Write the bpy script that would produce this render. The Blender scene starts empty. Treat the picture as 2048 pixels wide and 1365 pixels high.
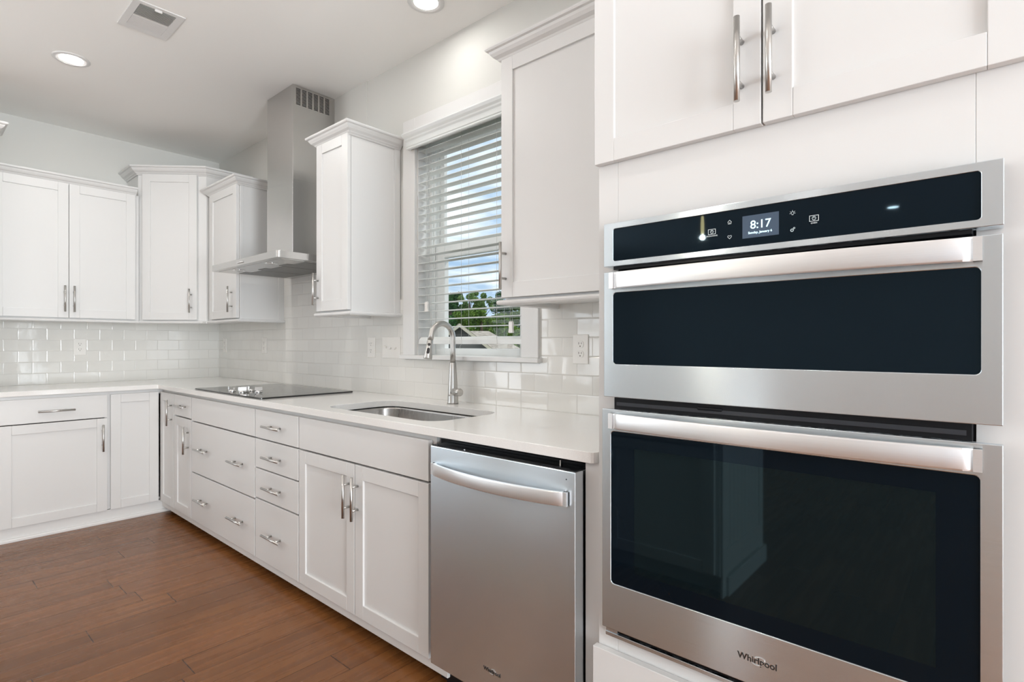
import bpy, bmesh, math, random
from mathutils import Vector, Matrix
random.seed(7)
sc = bpy.context.scene
COL = sc.collection
R = math.radians

# ------------------------------------------------------------------ camera
cam_d = bpy.data.cameras.new('camera'); cam = bpy.data.objects.new('camera', cam_d); COL.objects.link(cam)
cam.location = (5.074, -1.883, 1.208)
cam.rotation_euler = (R(90), 0, R(90 - 48.693))
cam_d.sensor_width = 36.0; cam_d.lens = 1085.47 / 2048 * 36.0
cam_d.shift_y = 4.35 / 2048
cam_d.clip_start = 0.02; cam_d.clip_end = 300
sc.camera = cam

# ------------------------------------------------------------------ colour management, exposure
sc.view_settings.view_transform = 'Standard'; sc.view_settings.look = 'None'
sc.view_settings.exposure = -0.04; sc.view_settings.gamma = 1.0; sc.view_settings.use_curve_mapping = False
cy = sc.cycles
cy.max_bounces = 10; cy.diffuse_bounces = 6; cy.glossy_bounces = 5; cy.transmission_bounces = 6; cy.transparent_max_bounces = 8
cy.caustics_reflective = False; cy.caustics_refractive = False
cy.sample_clamp_indirect = 6.0; cy.use_denoising = True

# ------------------------------------------------------------------ node helper
class NT:
    def __init__(s, tree): s.t = tree; s.n = tree.nodes; s.l = tree.links
    def new(s, typ, **kw):
        n = s.n.new(typ)
        for k, v in kw.items(): setattr(n, k, v)
        return n
    def put(s, inp, v):
        if isinstance(v, bpy.types.NodeSocket): s.l.new(v, inp)
        else: inp.default_value = v
    def m(s, op, a, b=0.0, c=None):
        n = s.new('ShaderNodeMath', operation=op); s.put(n.inputs[0], a); s.put(n.inputs[1], b)
        if c is not None: s.put(n.inputs[2], c)
        return n.outputs[0]
    def pos(s):
        g = s.new('ShaderNodeNewGeometry'); x = s.new('ShaderNodeSeparateXYZ'); s.l.new(g.outputs['Position'], x.inputs[0])
        return x.outputs
    def vec(s, x, y, z):
        n = s.new('ShaderNodeCombineXYZ'); s.put(n.inputs[0], x); s.put(n.inputs[1], y); s.put(n.inputs[2], z); return n.outputs[0]
    def noise(s, v, scale, detail=3.0, rough=0.5):
        n = s.new('ShaderNodeTexNoise'); s.put(n.inputs['Vector'], v); n.inputs['Scale'].default_value = scale
        n.inputs['Detail'].default_value = detail; n.inputs['Roughness'].default_value = rough
        return n.outputs[0]
    def ramp(s, f, stops):
        n = s.new('ShaderNodeValToRGB'); s.put(n.inputs[0], f); e = n.color_ramp.elements
        e[0].position, e[0].color = stops[0][0], tuple(stops[0][1]) + (1,)
        e[1].position, e[1].color = stops[-1][0], tuple(stops[-1][1]) + (1,)
        for p, c in stops[1:-1]:
            q = e.new(p); q.color = tuple(c) + (1,)
        return n.outputs[0]
    def mix(s, f, a, b):
        n = s.new('ShaderNodeMix', data_type='RGBA')
        s.put(n.inputs[0], f); s.put(n.inputs[6], a if not isinstance(a, tuple) or len(a) == 4 else a + (1,))
        s.put(n.inputs[7], b if not isinstance(b, tuple) or len(b) == 4 else b + (1,)); return n.outputs[2]
    def wn(s, v, dim='3D'):
        n = s.new('ShaderNodeTexWhiteNoise', noise_dimensions='3D'); s.put(n.inputs['Vector'], v); return n

def srgb(r, g, b):
    f = lambda c: (c / 255 / 12.92) if c / 255 <= 0.04045 else ((c / 255 + 0.055) / 1.055) ** 2.4
    return (f(r), f(g), f(b))

# ------------------------------------------------------------------ world: daylight sky with broken cloud
w = bpy.data.worlds.new('sky'); sc.world = w; w.use_nodes = True
N = NT(w.node_tree); N.n.clear()
tc = N.new('ShaderNodeTexCoord'); sx = N.new('ShaderNodeSeparateXYZ'); N.l.new(tc.outputs['Generated'], sx.inputs[0])
zz = sx.outputs[2]
base = N.ramp(zz, [(0.0, srgb(176, 195, 214)), (0.18, srgb(152, 182, 212)), (0.5, srgb(168, 194, 218)), (1.0, srgb(108, 150, 205))])
sk = N.m('ADD', N.m('MAXIMUM', zz, 0.02), 0.10)
cv = N.vec(N.m('DIVIDE', sx.outputs[0], sk), N.m('DIVIDE', sx.outputs[1], sk), 0.3)
cl = N.noise(cv, 0.9, 6.0, 0.56)
cf = N.ramp(N.m('ADD', cl, N.m('MULTIPLY', zz, 0.38)), [(0.50, (0, 0, 0)), (0.70, (1, 1, 1))])
skyc = N.mix(cf, base, (1.0, 1.0, 1.0))
bg = N.new('ShaderNodeBackground'); N.l.new(skyc, bg.inputs[0]); bg.inputs[1].default_value = 1.45
wo = N.new('ShaderNodeOutputWorld'); N.l.new(bg.outputs[0], wo.inputs[0])

# ------------------------------------------------------------------ lights: ceiling cans and added fill lamps at the room's unseen windows
CEIL = 2.786
def light(name, typ, loc, energy, color=(1, 1, 1), rot=(0, 0, 0), **kw):
    d = bpy.data.lights.new(name, typ); d.energy = energy; d.color = color
    for k, v in kw.items(): setattr(d, k, v)
    o = bpy.data.objects.new(name, d); COL.objects.link(o); o.location = loc; o.rotation_euler = rot
    return o
CANS = [(1.25, -1.235), (2.695, -1.23), (4.14, -1.22), (3.12, -0.262), (1.25, -3.4), (2.695, -3.4), (4.14, -3.4), (6.2, -3.4), (4.24, -7.1), (6.4, -1.3), (2.695, -5.4), (6.2, -5.4)]
CAN_W = {3: 1.6, 0: 6.8, 1: 6.0, 2: 2.3, 9: 2.0}
for i, (x, y) in enumerate(CANS):
    light('can_light', 'AREA', (x, y, CEIL - 0.0045), CAN_W.get(i, 2.0), (1.0, 0.975, 0.94), (0, 0, 0), shape='DISK', size=0.108)
# added area lamps: soft fill standing for daylight at unseen windows of the room
for x in (6.5, 8.3):
    light('window_daylight', 'AREA', (x, -8.42, 1.20), 7, (0.92, 0.965, 1.0), (R(90), 0, 0), shape='RECTANGLE', size=1.3, size_y=2.2)
for y, e in ((-1.9, 315), (-4.1, 32), (-6.3, 24)):
    light('window_daylight', 'AREA', (9.42, y, 1.20), e, (0.92, 0.965, 1.0), (R(95), 0, R(90)), shape='RECTANGLE', size=1.6, size_y=2.2)
for y in (-4.0, -6.2):
    light('window_daylight', 'AREA', (0.08, y, 1.20), 52, (0.92, 0.965, 1.0), (R(110), 0, R(-90)), shape='RECTANGLE', size=1.5, size_y=2.2)  # left-wall lamps and their windows made up, clear of the oven reflection
# bulbs of the two pendants over the island
for x in (3.90, 2.30):
    light('pendant_light', 'POINT', (x, -2.38, 1.785), 6.0, (1.0, 0.90, 0.78), shadow_soft_size=0.012)
# sun over the neighbours' side
light('sun', 'SUN', (0, 20, 20), 1.8, (1.0, 0.97, 0.92), (R(46), 0, R(142)), angle=R(3))

# ------------------------------------------------------------------ materials
def principled(name, col, rough=0.5, metal=0.0, spec=0.5, coat=0.0, emit=None, es=0.0, aniso=0.0, tangent=None):
    m = bpy.data.materials.new(name); m.use_nodes = True; N = NT(m.node_tree)
    b = N.n['Principled BSDF']
    N.put(b.inputs['Base Color'], col if isinstance(col, bpy.types.NodeSocket) else tuple(col) + (1,))
    b.inputs['Roughness'].default_value = rough; b.inputs['Metallic'].default_value = metal
    b.inputs['Specular IOR Level'].default_value = spec; b.inputs['Coat Weight'].default_value = coat
    if emit: b.inputs['Emission Color'].default_value = tuple(emit) + (1,); b.inputs['Emission Strength'].default_value = es
    return m, N, b
def bump(N, b, h, strength=0.2, dist=0.01):
    n = N.new('ShaderNodeBump'); N.put(n.inputs['Height'], h); n.inputs['Strength'].default_value = strength
    n.inputs['Distance'].default_value = dist; N.l.new(n.outputs[0], b.inputs['Normal']); return n
M = {}
# painted cabinet white: faint brush variation
def paint(name, c, rough, spec=0.5, bs=0.03, scale=60):
    m, N, b = principled(name, c, rough, spec=spec)
    p = N.pos(); v = N.vec(p[0], p[1], p[2])
    n = N.noise(v, scale, 4.0)
    N.put(b.inputs['Base Color'], N.mix(N.noise(v, 1.3, 2.0), tuple(c[i] * 0.985 for i in range(3)), tuple(min(1, c[i] * 1.01) for i in range(3))))
    bump(N, b, n, bs, 0.002); return m
M['cab'] = paint('cabinet_paint', srgb(218, 218, 217), 0.34, 0.45)
M['trimw'] = paint('trim_paint', srgb(222, 222, 221), 0.38, 0.45)
M['wall'] = paint('wall_paint', srgb(214, 214, 210), 0.72, 0.3, 0.05, 220)
M['ceil'] = paint('ceiling_paint', srgb(248, 248, 246), 0.9, 0.2, 0.05, 200)
M['quartz'] = None
m, N, b = principled('quartz', srgb(228, 225, 220), 0.12, spec=0.5)
p = N.pos(); v = N.vec(p[0], p[1], p[2]); k = N.noise(v, 350, 2.0)
N.put(b.inputs['Base Color'], N.mix(N.ramp(k, [(0.35, (0, 0, 0)), (0.7, (1, 1, 1))]), srgb(229, 228, 225), srgb(235, 234, 232)))
M['quartz'] = m
M['vinyl'] = principled('window_vinyl', srgb(240, 241, 240), 0.35)[0]
M['slat'] = principled('blind_slat', srgb(222, 225, 224), 0.32)[0]
M['plastic'] = principled('white_plastic', srgb(232, 230, 226), 0.3)[0]
M['slot'] = principled('outlet_slot', (0.03, 0.028, 0.025), 0.6)[0]
M['dark'] = principled('black_plastic', (0.008, 0.009, 0.011), 0.25, spec=0.22)[0]
M['toe'] = principled('stained_kick_board', srgb(70, 44, 28), 0.5)[0]  # dark brown chosen to cut bounce and deepen the toe-space shade
M['nickel'] = principled('brushed_nickel', (0.56, 0.55, 0.53), 0.33, 1.0)[0]
M['chrome'] = principled('polished_chrome', (0.82, 0.82, 0.82), 0.06, 1.0)[0]
def steel(name, col, rough, tangent, aniso, stretch, amp=0.10, bs=0.05):
    m, N, b = principled(name, col, rough, 1.0)
    p = N.pos()
    sv = N.vec(N.m('MULTIPLY', p[0], stretch[0]), N.m('MULTIPLY', p[1], stretch[1]), N.m('MULTIPLY', p[2], stretch[2]))
    n = N.noise(sv, 1.0, 3.0, 0.6)
    N.put(b.inputs['Roughness'], N.m('ADD', N.m('MULTIPLY', N.m('SUBTRACT', n, 0.5), amp), rough))
    N.put(b.inputs['Base Color'], N.mix(n, tuple(c * 0.94 for c in col), tuple(min(1, c * 1.05) for c in col)))
    b.inputs['Anisotropic'].default_value = aniso
    if tangent: N.put(b.inputs['Tangent'], N.vec(*tangent))
    bump(N, b, n, bs, 0.0006)
    return m
M['steel'] = steel('brushed_steel', (0.75, 0.83, 0.885), 0.26, (0, 0, 1), 0.95, (6, 6, 900), 0.05, 0.01)
M['steel_light'] = steel('satin_steel', (0.88, 0.89, 0.90), 0.40, (0, 0, 1), 0.5, (6, 6, 900), 0.04, 0.01)
M['hood'] = steel('hood_steel', (0.60, 0.59, 0.575), 0.26, (1, 0.001, 0), 0.0, (900, 900, 8), 0.05, 0.01)
M['bowl'] = steel('sink_steel', (0.50, 0.49, 0.475), 0.26, None, 0.0, (300, 12, 12))
M['mesh'] = None
m, N, b = principled('filter_mesh', (0.20, 0.20, 0.195), 0.45, 0.8)
p = N.pos()
gx = N.m('SINE', N.m('MULTIPLY', p[0], 900)); gy = N.m('SINE', N.m('MULTIPLY', p[1], 900))
N.put(b.inputs['Base Color'], N.mix(N.m('GREATER_THAN', N.m('MULTIPLY', gx, gy), 0.0), (0.14, 0.14, 0.135), (0.30, 0.30, 0.29)))
M['mesh'] = m
M['glassblack'], N, b = principled('black_glass', (0.003, 0.006, 0.010), 0.025, spec=0.26); b.inputs['Specular Tint'].default_value = (0.55, 0.82, 1.0, 1)
M['glassinner'], N, b = principled('oven_window_glass', (0.004, 0.008, 0.010), 0.03, spec=0.36); b.inputs['Specular Tint'].default_value = (0.55, 0.86, 0.95, 1)
M['cooktop'] = principled('ceramic_glass', (0.010, 0.010, 0.010), 0.045, spec=0.6)[0]
M['screen'] = principled('display_screen', srgb(40, 50, 62), 0.1, emit=srgb(74, 90, 108), es=0.7)[0]
M['digits'] = principled('display_digits', (0.6, 0.85, 0.95), 0.4, emit=srgb(200, 240, 250), es=1.1)[0]
M['icon'] = principled('panel_icons', srgb(200, 205, 205), 0.4, emit=srgb(190, 196, 198), es=0.45)[0]
M['logo_dark'] = principled('logo_dark', (0.05, 0.05, 0.05), 0.35, 0.6)[0]
M['logo_light'] = principled('logo_silver', (0.85, 0.83, 0.8), 0.2, 1.0)[0]
M['rubber'] = principled('spray_buttons', (0.02, 0.02, 0.022), 0.45)[0]
M['lamp'] = principled('lamp_lens', (1, 1, 1), 0.4, emit=(1.0, 0.97, 0.93), es=9.0)[0]
M['bulb'] = principled('warm_bulb', (1, 0.8, 0.5), 0.4, emit=(1.0, 0.62, 0.26), es=30.0)[0]
M['hoodlens'] = principled('hood_lens', srgb(210, 210, 206), 0.15)[0]
M['cord'] = principled('blind_cord', srgb(205, 206, 204), 0.7)[0]
m, N, b = principled('clear_glass', (1, 1, 1), 0.0)
b.inputs['Transmission Weight'].default_value = 1.0; b.inputs['IOR'].default_value = 1.45; M['clear'] = m
# thin window glass
m = bpy.data.materials.new('window_glass'); m.use_nodes = True; N = NT(m.node_tree); N.n.clear()
tr = N.new('ShaderNodeBsdfTransparent'); tr.inputs[0].default_value = (0.96, 0.98, 0.98, 1)
gl = N.new('ShaderNodeBsdfGlossy'); gl.inputs['Roughness'].default_value = 0.02
fr = N.new('ShaderNodeFresnel'); fr.inputs[0].default_value = 1.3
mx = N.new('ShaderNodeMixShader'); gg = N.new('ShaderNodeNewGeometry'); N.l.new(N.m('MULTIPLY', fr.outputs[0], N.m('SUBTRACT', 1.0, gg.outputs['Backfacing'])), mx.inputs[0]); N.l.new(tr.outputs[0], mx.inputs[1]); N.l.new(gl.outputs[0], mx.inputs[2])
ou = N.new('ShaderNodeOutputMaterial'); N.l.new(mx.outputs[0], ou.inputs[0]); M['pane'] = m

def running_bond(N, u, v, L, H, u0, v0, gap, stagger=0.5, rnd=False):
    """row/column ids and a joint mask from two coordinates"""
    rv = N.m('DIVIDE', N.m('SUBTRACT', v, v0), H); row = N.m('FLOOR', rv); fv = N.m('SUBTRACT', rv, row)
    if rnd:
        sh = N.wn(N.vec(row, 3.7, 1.1)).outputs[0]
    else:
        sh = N.m('MULTIPLY', N.m('FLOORED_MODULO', row, 2.0), stagger)
    ru = N.m('ADD', N.m('DIVIDE', N.m('SUBTRACT', u, u0), L), sh); colu = N.m('FLOOR', ru); fu = N.m('SUBTRACT', ru, colu)
    du = N.m('MULTIPLY', N.m('MINIMUM', fu, N.m('SUBTRACT', 1.0, fu)), L)
    dv = N.m('MULTIPLY', N.m('MINIMUM', fv, N.m('SUBTRACT', 1.0, fv)), H)
    d = N.m('MINIMUM', du, dv)
    return N.vec(colu, row, 0.5), d, du, dv
def tile_mat(name, axis, u0):
    m, N, b = principled(name, (0.8, 0.8, 0.78), 0.07, spec=0.5)
    p = N.pos(); u = p[axis]
    idv, d, du, dv = running_bond(N, u, p[2], 0.1535, 0.0795, u0, 0.914, 0.0)
    g = N.new('ShaderNodeMapRange'); N.put(g.inputs[0], d); g.inputs[1].default_value = 0.0006; g.inputs[2].default_value = 0.0013
    face = g.outputs[0]
    wn = N.wn(idv)
    tcol = N.mix(wn.outputs[0], srgb(222, 221, 217), srgb(227, 226, 222))
    N.put(b.inputs['Base Color'], N.mix(face, srgb(206, 204, 199), tcol))
    N.put(b.inputs['Roughness'], N.m('SUBTRACT', 0.6, N.m('MULTIPLY', face, 0.53)))
    # pillowed edge + small individual tilt, heights in metres
    e = N.new('ShaderNodeMapRange'); N.put(e.inputs[0], d); e.inputs[1].default_value = 0.0006; e.inputs[2].default_value = 0.0050; e.interpolation_type = 'SMOOTHSTEP'
    sep = N.new('ShaderNodeSeparateColor'); N.l.new(wn.outputs[1], sep.inputs[0])
    si = N.new('ShaderNodeSeparateXYZ'); N.l.new(idv, si.inputs[0])
    lv = N.m('SUBTRACT', N.m('SUBTRACT', p[2], 0.914), N.m('MULTIPLY', N.m('ADD', si.outputs[1], 0.5), 0.0795))
    lu = N.m('SUBTRACT', 0.077, du)
    tu = N.m('MULTIPLY', N.m('MULTIPLY', N.m('SUBTRACT', sep.outputs[0], 0.5), lu), 0.02)
    tv = N.m('MULTIPLY', N.m('MULTIPLY', N.m('SUBTRACT', sep.outputs[1], 0.5), lv), 0.03)
    wav = N.m('MULTIPLY', N.noise(N.vec(p[0], p[1], p[2]), 9.0, 2.0), 0.0012)
    h = N.m('ADD', N.m('MULTIPLY', e.outputs[0], 0.00045), N.m('ADD', N.m('ADD', tu, tv), wav))
    bump(N, b, h, 1.0, 1.0)
    return m
M['tile_w'] = tile_mat('subway_tile_window_wall', 0, 3.479)
M['tile_l'] = tile_mat('subway_tile_left_wall', 1, -1.317)

# hand scraped brown floor, planks along y
m, N, b = principled('wood_floor', (0.2, 0.1, 0.05), 0.26, spec=0.38)
p = N.pos()
idv, d, du, dv = running_bond(N, p[1], p[0], 1.25, 0.134, 0.35, 3.298 - 0.134 * 30, 0.0, rnd=True)
wn = N.wn(idv); off = N.m('MULTIPLY', wn.outputs[0], 40.0)
gv = N.vec(N.m('ADD', N.m('MULTIPLY', p[0], 26.0), off), N.m('ADD', N.m('MULTIPLY', p[1], 1.6), off), off)
g1 = N.noise(gv, 1.0, 6.0, 0.62)
gv2 = N.vec(N.m('ADD', N.m('MULTIPLY', p[0], 7.0), off), N.m('ADD', N.m('MULTIPLY', p[1], 2.4), off), 1.0)
g2 = N.noise(gv2, 1.0, 3.0, 0.5)
col = N.ramp(g1, [(0.2, srgb(102, 62, 31)), (0.5, srgb(125, 80, 42)), (0.8, srgb(146, 97, 53))])
col = N.mix(N.m('MULTIPLY', g2, 0.5), col, srgb(94, 56, 31))
hs = N.new('ShaderNodeHueSaturation'); N.l.new(col, hs.inputs['Color'])
N.put(hs.inputs['Value'], N.m('ADD', 0.88, N.m('MULTIPLY', wn.outputs[0], 0.26))); hs.inputs['Saturation'].default_value = 1.0
jm = N.new('ShaderNodeMapRange'); N.put(jm.inputs[0], dv); jm.inputs[1].default_value = 0.0004; jm.inputs[2].default_value = 0.0016
je = N.new('ShaderNodeMapRange'); N.put(je.inputs[0], du); je.inputs[1].default_value = 0.0012; je.inputs[2].default_value = 0.0026
jj = N.m('MULTIPLY', jm.outputs[0], je.outputs[0])
N.put(b.inputs['Base Color'], N.mix(jj, srgb(66, 42, 28), hs.outputs[0]))
N.put(b.inputs['Roughness'], N.m('ADD', 0.20, N.m('MULTIPLY', g1, 0.14)))
h = N.m('ADD', N.m('MULTIPLY', g2, 0.9), N.m('ADD', N.m('MULTIPLY', g1, 0.10), N.m('MULTIPLY', jj, 0.6)))
bump(N, b, h, 0.35, 0.004)
M['floor'] = m
# exterior
m, N, b = principled('roof_shingle', srgb(150, 146, 140), 0.9)
p = N.pos(); s_ = N.noise(N.vec(N.m('MULTIPLY', p[0], 3.0), N.m('MULTIPLY', p[1], 3.0), N.m('MULTIPLY', p[2], 14.0)), 1.5, 5.0)
N.put(b.inputs['Base Color'], N.ramp(s_, [(0.3, srgb(126, 121, 114)), (0.7, srgb(176, 170, 162))])); M['shingle'] = m
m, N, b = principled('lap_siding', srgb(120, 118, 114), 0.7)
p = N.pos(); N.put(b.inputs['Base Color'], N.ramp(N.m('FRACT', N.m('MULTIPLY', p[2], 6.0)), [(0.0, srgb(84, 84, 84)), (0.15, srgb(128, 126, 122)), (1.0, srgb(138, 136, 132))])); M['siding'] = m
M['fascia'] = principled('fascia_board', srgb(222, 214, 190), 0.6)[0]
m, N, b = principled('lawn', srgb(80, 110, 50), 0.95)
p = N.pos(); N.put(b.inputs['Base Color'], N.ramp(N.noise(N.vec(p[0], p[1], 0.0), 0.6, 5.0), [(0.3, srgb(44, 50, 36)), (0.7, srgb(72, 78, 56))])); M['lawn'] = m
def leafmat(name, a, c):
    m, N, b = principled(name, a, 0.8, spec=0.15)
    p = N.pos(); f = N.noise(N.vec(p[0], p[1], p[2]), 1.6, 5.0, 0.65)
    N.put(b.inputs['Base Color'], N.ramp(f, [(0.32, a), (0.68, c)])); return m
M['leaf_pine'] = leafmat('pine_foliage', srgb(22, 58, 36), srgb(70, 116, 60))
M['leaf_mid'] = leafmat('broad_foliage', srgb(44, 84, 34), srgb(122, 152, 62))
M['leaf_pale'] = leafmat('thin_foliage', srgb(70, 104, 60), srgb(140, 168, 100))
M['bark'] = leafmat('bark', srgb(70, 58, 46), srgb(110, 98, 82))

# ------------------------------------------------------------------ mesh builder
class MB:
    def __init__(s): s.b = bmesh.new()
    def quad(s, pts, smooth=False):
        f = s.b.faces.new([s.b.verts.new(Vector(q)) for q in pts]); f.smooth = smooth; return f
    def hexa(s, c):
        v = [s.b.verts.new(Vector(q)) for q in c]
        for i in ((0, 3, 2, 1), (4, 5, 6, 7), (0, 1, 5, 4), (1, 2, 6, 5), (2, 3, 7, 6), (3, 0, 4, 7)):
            s.b.faces.new([v[k] for k in i])
    def box(s, x0, x1, y0, y1, z0, z1):
        s.hexa([(x0, y0, z0), (x1, y0, z0), (x1, y1, z0), (x0, y1, z0), (x0, y0, z1), (x1, y0, z1), (x1, y1, z1), (x0, y1, z1)]); return s
    def obox(s, B, u0, u1, v0, v1, n0, n1):
        s.hexa([B(u0, v0, n0), B(u1, v0, n0), B(u1, v0, n1), B(u0, v0, n1), B(u0, v1, n0), B(u1, v1, n0), B(u1, v1, n1), B(u0, v1, n1)]); return s
    def tube(s, path, rad, seg=12, caps=True, smooth=True, flat=1.0):
        pts = [Vector(q) for q in path]; n = len(pts)
        rr = rad if isinstance(rad, (list, tuple)) else [rad] * n
        rings = []; up = None
        for i, q in enumerate(pts):
            t = (pts[min(i + 1, n - 1)] - pts[max(i - 1, 0)]).normalized()
            if up is None:
                a = Vector((0, 0, 1)) if abs(t.z) < 0.9 else Vector((1, 0, 0))
                up = (a - t * a.dot(t)).normalized()
            else: up = (up - t * up.dot(t)).normalized()
            sd = t.cross(up)
            rings.append([s.b.verts.new(q + (up * math.cos(2 * math.pi * k / seg) + sd * math.sin(2 * math.pi * k / seg) * flat) * rr[i]) for k in range(seg)])
        for i in range(n - 1):
            for k in range(seg):
                f = s.b.faces.new([rings[i][k], rings[i][(k + 1) % seg], rings[i + 1][(k + 1) % seg], rings[i + 1][k]]); f.smooth = smooth
        if caps: s.b.faces.new(rings[0][::-1]); s.b.faces.new(rings[-1])
        return s
    def prism(s, poly, a, fn, d0, d1):
        """poly: 2D outline; fn(p, d) -> 3D"""
        A = [s.b.verts.new(Vector(fn(q, d0))) for q in poly]; Bv = [s.b.verts.new(Vector(fn(q, d1))) for q in poly]
        s.b.faces.new(A[::-1]); s.b.faces.new(Bv); n = len(poly)
        for i in range(n): s.b.faces.new([A[i], A[(i + 1) % n], Bv[(i + 1) % n], Bv[i]])
        return s
    def sweep(s, path, prof, z0, side=1, closed_ends=True):
        """mitred moulding: path of (x,y), profile of (outward, up)"""
        P = [Vector((q[0], q[1])) for q in path]; rings = []
        def nrm(a, b_):
            d = (b_ - a).normalized(); return Vector((d.y, -d.x)) * side
        for i, q in enumerate(P):
            if i == 0: m_ = nrm(P[0], P[1])
            elif i == len(P) - 1: m_ = nrm(P[-2], P[-1])
            else:
                a, c = nrm(P[i - 1], q), nrm(q, P[i + 1]); m_ = (a + c); m_ = m_ / (m_.dot(a))
            rings.append([s.b.verts.new(Vector((q.x + m_.x * o, q.y + m_.y * o, z0 + h_))) for o, h_ in prof])
        k = len(prof)
        for i in range(len(P) - 1):
            for j in range(k): s.b.faces.new([rings[i][j], rings[i][(j + 1) % k], rings[i + 1][(j + 1) % k], rings[i + 1][j]])
        s.b.faces.new(rings[0]); s.b.faces.new(rings[-1][::-1]); return s
    def lathe(s, c, prof, seg=24, smooth=True, caps=True):
        rings = []
        for r_, z_ in prof:
            rings.append([s.b.verts.new(Vector((c[0] + r_ * math.cos(2 * math.pi * k / seg), c[1] + r_ * math.sin(2 * math.pi * k / seg), c[2] + z_))) for k in range(seg)])
        for i in range(len(prof) - 1):
            for k in range(seg):
                f = s.b.faces.new([rings[i][k], rings[i][(k + 1) % seg], rings[i + 1][(k + 1) % seg], rings[i + 1][k]]); f.smooth = smooth
        if caps: s.b.faces.new(rings[0][::-1]); s.b.faces.new(rings[-1])
        return s
    def holeplate(s, B, o, i_, r, n0, n1, k=5):
        """plate with rounded rectangular hole; o,i_=(u0,u1,v0,v1)"""
        cor = [(i_[1] - r, i_[3] - r, 0, (o[1], o[3])), (i_[0] + r, i_[3] - r, 90, (o[0], o[3])), (i_[0] + r, i_[2] + r, 180, (o[0], o[2])), (i_[1] - r, i_[2] + r, 270, (o[1], o[2]))]
        loop = []
        for cu, cv_, a0, oc in cor:
            for j in range(k + 1):
                a = R(a0 + 90 * j / k); loop.append(((cu + r * math.cos(a), cv_ + r * math.sin(a)), oc))
        n = len(loop)
        for nn, flip in ((n1, 0), (n0, 1)):
            iv = [s.b.verts.new(B(p_[0], p_[1], nn)) for p_, _ in loop]
            ov = {}
            for _, oc in loop:
                if oc not in ov: ov[oc] = s.b.verts.new(B(oc[0], oc[1], nn))
            for j in range(n):
                a, c = loop[j], loop[(j + 1) % n]
                if a[1] == c[1]: s.b.faces.new([iv[j], iv[(j + 1) % n], ov[a[1]]])
                else: s.b.faces.new([iv[j], iv[(j + 1) % n], ov[c[1]], ov[a[1]]])
            if not flip: top_i, top_o = iv, ov
            else: bi, bo = iv, ov
        for j in range(n): s.b.faces.new([top_i[j], top_i[(j + 1) % n], bi[(j + 1) % n], bi[j]])
        oc = [(o[1], o[3]), (o[0], o[3]), (o[0], o[2]), (o[1], o[2])]
        for j in range(4): s.b.faces.new([top_o[oc[j]], top_o[oc[(j + 1) % 4]], bo[oc[(j + 1) % 4]], bo[oc[j]]])
        return s

def props(o, label=None, cat=None, group=None, kind=None):
    if label: o['label'] = label
    if cat: o['category'] = cat
    if group: o['group'] = group
    if kind: o['kind'] = kind
    return o
def thing(name, loc, label, cat, group=None):
    o = bpy.data.objects.new(name, None); o.empty_display_size = 0.05; o.location = loc; COL.objects.link(o)
    return props(o, label, cat, group)
def rootloc(o):
    while o.parent: o = o.parent
    return Vector(o.location)
def build(mb, name, mat, parent=None, label=None, cat=None, group=None, kind=None, bevel=0.0, seg=2, origin=None, weld=False):
    b = mb.b
    if weld: bmesh.ops.remove_doubles(b, verts=b.verts, dist=1e-5)
    bmesh.ops.recalc_face_normals(b, faces=b.faces)
    if parent: off = rootloc(parent)
    elif origin is not None: off = Vector(origin)
    else:
        xs = [v.co for v in b.verts]
        off = Vector(((min(v.x for v in xs) + max(v.x for v in xs)) / 2, (min(v.y for v in xs) + max(v.y for v in xs)) / 2, min(v.z for v in xs)))
    bmesh.ops.translate(b, verts=b.verts, vec=-off)
    me = bpy.data.meshes.new(name); b.to_mesh(me); b.free()
    me.materials.append(M[mat] if isinstance(mat, str) else mat)
    o = bpy.data.objects.new(name, me); COL.objects.link(o)
    if parent: o.parent = parent
    else: o.location = off
    if bevel:
        md = o.modifiers.new('bevel', 'BEVEL'); md.width = bevel; md.segments = seg; md.limit_method = 'ANGLE'; md.angle_limit = R(40)
        md.harden_normals = False
    return props(o, label, cat, group, kind)
def struct(mb, name, mat, bevel=0.0, label=None, parent=None):
    return build(mb, name, mat, parent=parent, kind=None if parent else 'structure', bevel=bevel, label=label)

class Basis:
    def __init__(s, O, U, Nn): s.O = Vector(O); s.U = Vector(U).normalized(); s.N = Vector(Nn).normalized()
    def __call__(s, u, v, n): return s.O + s.U * u + Vector((0, 0, v)) + s.N * n

BW = Basis((0, -0.61, 0), (1, 0, 0), (0, -1, 0))       # base run under the window
BL = Basis((0.61, 0, 0), (0, 1, 0), (1, 0, 0))         # base run on the left wall
UW = Basis((0, -0.315, 0), (1, 0, 0), (0, -1, 0))      # upper cabinets, window wall
UL = Basis((0.31, 0, 0), (0, 1, 0), (1, 0, 0))         # upper cabinets, left wall
TW = Basis((0, -0.64, 0), (1, 0, 0), (0, -1, 0))       # tall oven cabinet

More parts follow.
